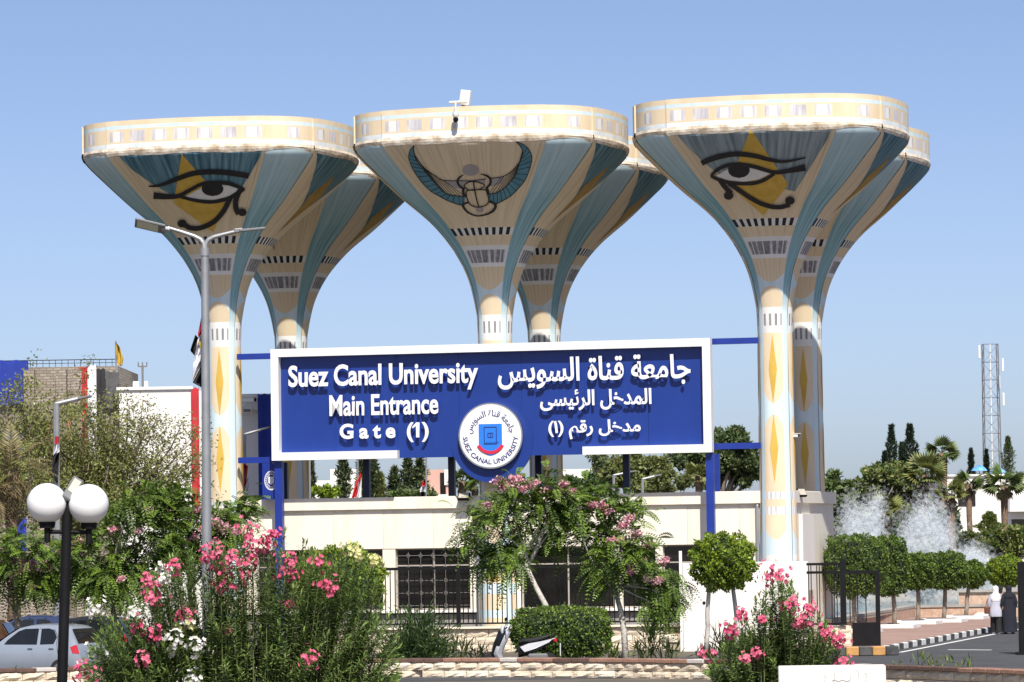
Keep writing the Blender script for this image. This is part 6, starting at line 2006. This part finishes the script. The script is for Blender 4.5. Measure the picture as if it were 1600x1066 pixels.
# dry palm at the left edge
def feather_frond(rng, L, pairs=22, ll=.32, droop=.5):
    t = np.linspace(.1, 1, pairs)[:, None]
    p = np.concatenate([t * L, t * 0, (t * .55 - t ** 2 * droop) * L], 1)
    tg = unit(np.concatenate([np.ones_like(t), t * 0, .55 - 2 * t * droop], 1))
    out = []
    for s in (-1, 1):
        d = unit(tg * .7 + np.array([0, s * .8, -.25]) + rng.normal(size=(pairs, 3)) * .1)
        out.append(leaf_quads(p, d, ll * np.sin(np.pi * np.clip(t * .8 + .15, 0, 1)).ravel(), .035, rng, np.cross(tg, np.array([0, 1.0, 0]))))
    st = np.array([[[0, -.015, 0], [0, .015, 0], [L * .6, .01, L * (.33 - .36 * droop)], [L * .6, -.01, L * (.33 - .36 * droop)]]])
    return np.concatenate(out + [st])
def fan_frond(rng, r, petiole, seg=13):
    a = np.linspace(-1.35, 1.35, seg)
    d = np.stack([np.cos(a), np.sin(a), -.18 - .25 * np.abs(a)], 1)
    c = np.repeat(np.array([[petiole, 0, 0.0]]), seg, 0)
    q = leaf_quads(c, unit(d), r * (1 - .12 * np.abs(a)), r * .20, rng, np.repeat(np.array([[0, 0, 1.0]]), seg, 0))
    st = np.array([[[0, -.02, 0], [0, .02, 0], [petiole, .015, 0], [petiole, -.015, 0]]])
    return np.concatenate([q, st])
def palm(px, py, Y, rpx, label, seed, kind='fan', base_py=None, tr=.16, n=26, mats=('leaf_far',), dead=8):
    rng = np.random.default_rng(seed); rnd = random.Random(seed)
    top = at(px, py, Y); b = Vector((top.x, Y, 0))
    t = empty('palm_tree', b, 0, label, 'palm', 'palm trees')
    H = top.z
    MB().tube([(0, 0, -.05), (.05, 0, H * .35), (-.02, 0, H * .7), (0, 0, H)], [tr * 1.25, tr, tr * .95, tr * 1.15], 9).build('trunk', ['bark_palm'], t, smooth=True)
    r = rpx * Y / F
    meshes = []
    for k in range(3):
        P = fan_frond(rng, r * .72, r * .5) if kind == 'fan' else feather_frond(rng, r, droop=.55 + .1 * k, ll=r * .28)
        meshes.append(quads_mesh('frond', P, [mats[k % len(mats)]]))
    dm = quads_mesh('frond', fan_frond(rng, r * .5, r * .3) if kind == 'fan' else feather_frond(rng, r * .9, droop=.8, ll=r * .25), ['leaf_dry'])
    for k in range(n):
        el = math.asin(rnd.uniform(-.25, .98)); az = k * 2.399 + rnd.uniform(-.3, .3)
        link('frond', meshes[k % 3], t, (0, 0, H), (rnd.uniform(-.9, .9) if kind == 'fan' else rnd.uniform(-.2, .2), -el, az), (1, 1, 1))
    for k in range(dead):
        link('frond', dm, t, (0, 0, H - .1), (rnd.uniform(-.3, .3), rnd.uniform(.7, 1.25), k * 2.4 + rnd.uniform(-.3, .3)))
    return t
palm(18, 735, 124, 78, 'half dry palm with straw coloured fronds at the left edge', 91, 'feather', tr=.2, n=22, mats=('leaf_dry', 'leaf_olive', 'leaf_dry'), dead=16)
palm(-12, 770, 123, 60, 'low dry palm tuft cut by the left edge', 92, 'feather', tr=.15, n=18, mats=('leaf_dry', 'leaf_dry', 'leaf_olive'), dead=12)

# slim trees and shrubs under the sign
def spire(px, ytop, ybot, Y, wpx, label, seed, mats=('leaf_cypress',), name='cypress', n=2600, L=.22, W=.07, loose=0.0, group='slim conifers'):
    rng = np.random.default_rng(seed)
    a, b = at(px, ytop, Y), at(px, ybot, Y)
    base = Vector((b.x, Y, 0))
    t = empty(name, base, 0, label, 'tree', group)
    s = Y / F
    tt = rng.random(n) ** .8
    wob = 1 + .28 * np.sin(tt * 23 + seed) + .18 * np.sin(tt * 51)
    rad = wpx / 2 * s * np.minimum(1, (1 - tt) * 2.6 + .05) ** .8 * np.minimum(1, tt * 6 + .45) * wob
    ph = rng.uniform(0, 6.283, n); rr_ = rad * rng.random(n) ** (.35 + loose)
    z = b.z + (a.z - b.z) * tt
    c = np.stack([rr_ * np.cos(ph), rr_ * np.sin(ph), z], 1)
    d = unit(np.stack([np.cos(ph) * .6, np.sin(ph) * .6, np.ones(n) * 1.0], 1) + rng.normal(size=(n, 3)) * (.35 + loose))
    link('crown', quads_mesh('crown', leaf_quads(c, d, L * rng.uniform(.6, 1.3, n), W, rng), list(mats), rng.integers(0, len(mats), n) if len(mats) > 1 else None), t)
    MB().tube([(0, 0, -.05), (0, 0, a.z * .85)], [.14, .04], 6).build('trunk', ['bark'], t)
cas = ('leaf_cypress', 'leaf_far')
for i, (px, y0, w, lb) in enumerate(((537, 708, 17, 'slim loose conifer left of the furled flag under the sign'), (564, 722, 7, 'thinnest conifer right of the furled flag under the sign'), (584, 718, 13, 'airy conifer just right of the shaded blue post under the sign'),
                                     (617, 733, 15, 'short loose conifer in the middle under the sign'), (638, 718, 20, 'broad conifer left of the small flag under the sign'), (657, 712, 17, 'tall conifer beside the small flag under the sign'),
                                     (486, 722, 9, 'conifer half hidden by the left rear column'), (594, 742, 13, 'yellowish low conifer under the sign'))):
    spire(px, y0, 800, 205, w * 1.25, lb, 100 + i, cas if i != 7 else ('leaf_far_yellow', 'leaf_far'), 'slim_conifer', 1500, .26, .09, .45)
bg_tree([(505, 772, 24, 9, 14)], 190, 'light green bush behind the gatehouse roof at left', 111, ('leaf_fresh', 'leaf_lime'), 130, .2, .13, .1, 'bush', rp=6)
bg_tree([(640, 775, 40, 7, 14)], 200, 'low green bush behind the gatehouse roof under the conifers', 112, ('leaf_far', 'leaf_mid'), 130, .2, .13, .1, 'bush', rp=6)
palm(722, 752, 190, 24, 'small fan palm left of the middle column', 113, mats=('leaf_far', 'leaf_mid'), n=20, dead=3)
palm(742, 762, 192, 16, 'tiny fan palm beside the middle column', 114, mats=('leaf_far', 'leaf_mid'), n=16, dead=2)
# trees right of the middle column
bg_tree([(905, 760, 34, 16, 22), (885, 770, 20, 10, 8)], 195, 'dark green tree right of the middle column under the sign', 121, ('leaf_mid', 'leaf_dark'), 170, .22, .13)
bg_tree([(1000, 735, 46, 26, 40), (960, 745, 26, 18, 14)], 205, 'yellow green tree under the right half of the sign', 122, ('leaf_far_yellow', 'leaf_far'), 170, .24, .13)
bg_tree([(935, 725, 16, 16, 10)], 215, 'dark bare topped tree behind the yellow green tree', 123, ('leaf_dark', 'leaf_far'), 110, .22, .1)
bg_tree([(1145, 705, 34, 34, 36), (1110, 730, 40, 26, 26), (1080, 715, 30, 12, 10), (1165, 735, 26, 26, 18)], 215, 'large dark rounded tree beside the right column', 124, ('leaf_dark', 'leaf_far'), 220, .26, .14, .3)
palm(1092, 742, 186, 26, 'fan palm with pale fronds left of the right sign post', 125, mats=('leaf_far_yellow', 'leaf_olive'), n=20, dead=4)
palm(935, 765, 180, 20, 'low fan palm behind the gatehouse roof', 126, mats=('leaf_far', 'leaf_mid'), n=18, dead=0)
bg_tree([(1040, 755, 60, 14, 26)], 192, 'row of green bushes behind the gatehouse roof at right', 127, ('leaf_far', 'leaf_far_yellow'), 150, .2, .12, .1, 'bush', rp=8)

# right background
bg_tree([(1310, 790, 24, 50, 36), (1330, 820, 30, 28, 20)], 212, 'dense green tree right of the right rear column', 131, ('leaf_mid', 'leaf_far'), 230, .24, .14, .2)
bg_tree([(1375, 765, 34, 34, 36), (1360, 800, 36, 34, 26)], 222, 'rounded green tree left of the cypresses', 132, ('leaf_far', 'leaf_mid', 'leaf_far_yellow'), 220, .25, .15, .25)
bg_tree([(1420, 770, 34, 36, 36), (1405, 745, 26, 16, 14)], 226, 'green tree below the two cypresses', 133, ('leaf_far', 'leaf_mid', 'leaf_far_yellow'), 220, .25, .15, .25)
bg_tree([(1390, 835, 60, 26, 34)], 208, 'dark understorey tree behind the fountain jets', 134, ('leaf_mid', 'leaf_dark'), 220, .24, .14, .15)
bg_tree([(1470, 830, 30, 36, 26)], 214, 'dark tree behind the larger fountain jet', 135, ('leaf_far', 'leaf_dark'), 200, .24, .14, .15)
bg_tree([(1530, 850, 36, 20, 26)], 206, 'green bush right of the fountain', 136, ('leaf_mid', 'leaf_far_yellow'), 220, .22, .13, .12, 'bush', rp=8)
bg_tree([(1580, 850, 34, 26, 26)], 204, 'green bush at the right edge behind the walkers', 137, ('leaf_mid', 'leaf_far_yellow'), 220, .22, .13, .12, 'bush', rp=8)
spire(1547, 803, 860, 212, 34, 'small conical green tree before the white building', 138, ('leaf_mid', 'leaf_far_yellow'), 'cone_tree', 2600, .2, .1)
spire(1395, 666, 800, 242, 17, 'left of two tall cypresses above the fountain trees', 141)
spire(1424, 665, 800, 244, 24, 'right broader cypress above the fountain trees', 142, n=3400)
spire(1411, 694, 800, 246, 12, 'short cypress between the two tall cypresses', 143)
spire(1384, 708, 800, 240, 10, 'thin low cypress left of the two tall cypresses', 144)
spire(1519, 703, 800, 285, 9, 'dark cypress left of the lattice mast', 145)
spire(1543, 704, 800, 287, 7, 'thin cypress at the foot of the lattice mast', 146)
spire(1577, 684, 800, 283, 24, 'ragged tall conifer right of the lattice mast', 147, ('leaf_cypress', 'leaf_far'), n=2600, loose=.4)
palm(1472, 708, 247, 27, 'fan palm standing against the sky left of the white building', 151, tr=.3, mats=('leaf_far', 'leaf_mid'), dead=10)
palm(1445, 742, 214, 36, 'bright fan palm left of the white building', 152, mats=('leaf_far_yellow', 'leaf_far'), dead=10)
palm(1486, 772, 200, 27, 'fan palm with reddish trunk beside the larger fountain jet', 153, tr=.2, mats=('leaf_far_yellow', 'leaf_far'), dead=8)
palm(1514, 757, 228, 24, 'left fan palm before the white building', 154, tr=.17, mats=('leaf_far', 'leaf_mid'), dead=5)
palm(1569, 757, 226, 34, 'right fan palm before the white building', 155, tr=.2, mats=('leaf_far', 'leaf_mid'), dead=8)
palm(1385, 800, 204, 30, 'low fan palm with pale fronds behind the left fountain jet', 156, mats=('leaf_far_yellow', 'leaf_olive'), dead=6)

# white building at right, umbrellas, mast
o, w, z = facade('white_lecture_building', 262, 1478, 1680, 743, 14, 'render_white', 'white flat roofed building at right behind the palms')
xq = lambda px: at(px, 780, 262).x - o.location.x
zq = lambda py: at(1560, py, 262).z
for x0, x1, y0, y1 in ((1497, 1524, 766, 790), (1580, 1640, 812, 838)):
    wd = empty('window', (0, 0, 0)); wd.parent = o
    MB().box(((xq(x0) + xq(x1)) / 2, 0, (zq(y0) + zq(y1)) / 2), (xq(x1) - xq(x0), .12, zq(y0) - zq(y1))).build('pane', ['glass_dark'], wd)
    MB().box(((xq(x0) + xq(x1)) / 2, -.08, zq(y0) + .06), (xq(x1) - xq(x0) + .2, .25, .1)).build('lintel', ['render_white'], wd)
MB().box(((xq(1574) + xq(1680)) / 2, -.6, (zq(776) + zq(800)) / 2), (xq(1680) - xq(1574), 1.2, zq(776) - zq(800))).build('projecting_band', ['render_white'], o)
MB().box((0, 7, z + .05), (w + .3, 14.3, .12)).build('roof_edge', ['render_white'], o)
material('umbrella_blue', (0.03, 0.22, 0.70), 0.6, col2=(0.25, 0.52, 0.82), scale=2)
for px, py, lb in ((1530, 733, 'left blue parasol on the roof of the white building'), (1559, 736, 'right blue parasol on the roof of the white building')):
    p = at(px, py, 266)
    u = empty('parasol', (p.x, 266, z + .1), 0, lb, 'parasol', 'blue roof parasols')
    h = p.z - z - .1
    r = 13 * 266 / F
    MB().lathe([(r, h - .12), (r * .75, h + .06), (r * .4, h + .2), (.02, h + .28), (.0, h + .25), (r * .7, h + .02), (r * .97, h - .12)], 12).build('canopy', ['umbrella_blue'], u, smooth=True)
    MB().tube([(0, 0, 0), (0, 0, h + .2)], .03, 6).build('pole', ['lamp_grey'], u)
    MB().lathe([(0, 0), (.2, 0), (.2, .1), (0, .12)], 10).build('base', ['lamp_grey'], u)
YM = 300.0
mt = at(1551, 745, YM); mtop = at(1550, 538, YM).z
mast = empty('lattice_mast', (mt.x, YM, 0), 0, 'tall grey steel lattice radio mast behind the white building', 'mast')
hw = 12 * YM / F
cor = [(-hw, -hw), (hw, -hw), (hw, hw), (-hw, hw)]
tp = lambda z: 1.15 - .22 * z / mtop
material('mast_grey', (0.17, 0.17, 0.18), 0.6, var=0.1)
for x, y in cor: MB().tube([(x * 1.15, y * 1.15, 0), (x * tp(mtop), y * tp(mtop), mtop)], .045, 5).build('leg', ['mast_grey'], mast)
mb = MB()
nz = 13
for k in range(nz):
    z0, z1 = mtop * k / nz, mtop * (k + 1) / nz
    for i in range(4):
        a, b = cor[i], cor[(i + 1) % 4]
        mb.tube([(a[0] * tp(z1), a[1] * tp(z1), z1), (b[0] * tp(z1), b[1] * tp(z1), z1)], .022, 4)
        mb.tube([(a[0] * tp(z0), a[1] * tp(z0), z0), (b[0] * tp(z1), b[1] * tp(z1), z1)], .02, 4)
mb.build('bracing', ['mast_grey'], mast)
for (x, z_, s) in ((.9, mtop - 1.6, 1), (.9, mtop - 4.2, 1), (-.85, mtop - .6, -1), (.6, mtop - 2.9, 1)):
    MB().box((x, -.3, z_), (.16, .16, 1.0), bev=.03).build('antenna', ['cam_white'], mast)
MB().tube([(0, 0, 0), (0, 0, mtop)], .045, 6).build('feed_cable', ['cam_white'], mast)

# far tree belt
rng = np.random.default_rng(77)
cl = []
for k in range(800):
    Y = rng.uniform(330, 430); X = rng.uniform(-120, 120) * Y / 380
    h = rng.uniform(1.5, 3.8)
    cl.append((X, Y, h * .5, rng.uniform(1.2, 2.6), 1.5, h * .62))
link('distant_trees', quads_mesh('distant_trees', crown_quads(rng, cl, 60, .75, .5, .2), ['leaf_far', 'leaf_mid'], rng.integers(0, 2, 800 * 60)))['kind'] = 'stuff'
bpy.data.objects['distant_trees']['label'] = 'belt of distant green trees along the horizon'
# campus lawn patch behind the gate
# ------------------------------------------------------------------ fountain jets
def spray_material(name, alpha):
    m = bpy.data.materials.new(name); m.use_nodes = True
    n, l = m.node_tree.nodes, m.node_tree.links
    b = n['Principled BSDF']; b.inputs['Base Color'].default_value = (.90, .92, .94, 1); b.inputs['Roughness'].default_value = .5
    tl = n.new('ShaderNodeBsdfTranslucent'); tl.inputs[0].default_value = (.86, .90, .92, 1)
    mx = n.new('ShaderNodeMixShader'); mx.inputs[0].default_value = .5
    l.new(b.outputs[0], mx.inputs[1]); l.new(tl.outputs[0], mx.inputs[2])
    tr = n.new('ShaderNodeBsdfTransparent'); m2 = n.new('ShaderNodeMixShader'); m2.inputs[0].default_value = alpha
    l.new(tr.outputs[0], m2.inputs[1]); l.new(mx.outputs[0], m2.inputs[2])
    l.new(m2.outputs[0], n['Material Output'].inputs[0])
    MATS[name] = m
spray_material('spray', .5)
spray_material('mist', .11)
def jet(px, py0, tops, Y, label, seed, n=6000, size=.05):
    rng = np.random.default_rng(seed)
    b = at(px, py0, Y); b.z = .45
    t = empty('fountain_jet', b, 0, label, 'fountain', 'fountain water jets')
    MB().lathe([(0, 0), (.06, 0), (.06, .12), (.03, .16), (0, .16)], 10).build('nozzle', ['lamp_grey'], t)
    out = []
    for tx, ty, sp in tops:
        p = at(tx, ty, Y) - b
        s = rng.random(n) ** .8
        path = np.array(list(p))[None] * s[:, None]
        fall = rng.random(n) ** 2 * (s ** 1.5)
        path[:, 2] -= fall * p.z * .85
        sd = (.04 + sp * .6 * s * (1 + fall))[:, None]
        c = path + rng.normal(size=(n, 3)) * sd * np.array([1, 1, .8])
        c[:, 2] = np.maximum(c[:, 2], .02)
        d = unit(rng.normal(size=(n, 3)))
        out.append(leaf_quads(c, d, size * rng.uniform(.5, 1.4, n), size * .7, rng))
    nd = sum(len(q) for q in out)
    for tx, ty, sp in tops:                            # soft mist carried along with each stream
        p = at(tx, ty, Y) - b
        m_ = 5200
        s = rng.random(m_) ** .7
        fall = rng.random(m_) ** 1.6 * s ** 1.5
        c = np.array(list(p))[None] * s[:, None]
        c[:, 2] -= fall * p.z * .9
        c = c + rng.normal(size=(m_, 3)) * (.07 + sp * .85 * s * (1 + fall))[:, None]
        c[:, 2] = np.maximum(c[:, 2], .02)
        out.append(leaf_quads(c, unit(rng.normal(size=(m_, 3))), .22 * rng.uniform(.6, 1.3, m_), .18, rng))
    P = np.concatenate(out)
    w = link('water_spray', quads_mesh('water_spray', P, ['spray', 'mist'], (np.arange(len(P)) >= nd).astype(int)), t)
    w['kind'] = 'stuff'
jet(1345, 846, [(1330, 775, .32), (1344, 800, .30), (1360, 782, .30), (1372, 765, .20), (1326, 800, .3)], 174, 'left fountain jet fanning out above the clipped hedge trees', 201)
jet(1445, 872, [(1425, 800, .35), (1445, 770, .35), (1440, 800, .35), (1465, 785, .35), (1478, 820, .35), (1415, 830, .3), (1455, 815, .4)], 176, 'tallest fountain jet in the middle of the pool', 202, 6000)
jet(1524, 892, [(1508, 860, .25), (1522, 855, .25), (1535, 868, .25), (1545, 878, .2)], 175, 'low fountain jet right of the tallest one', 203)
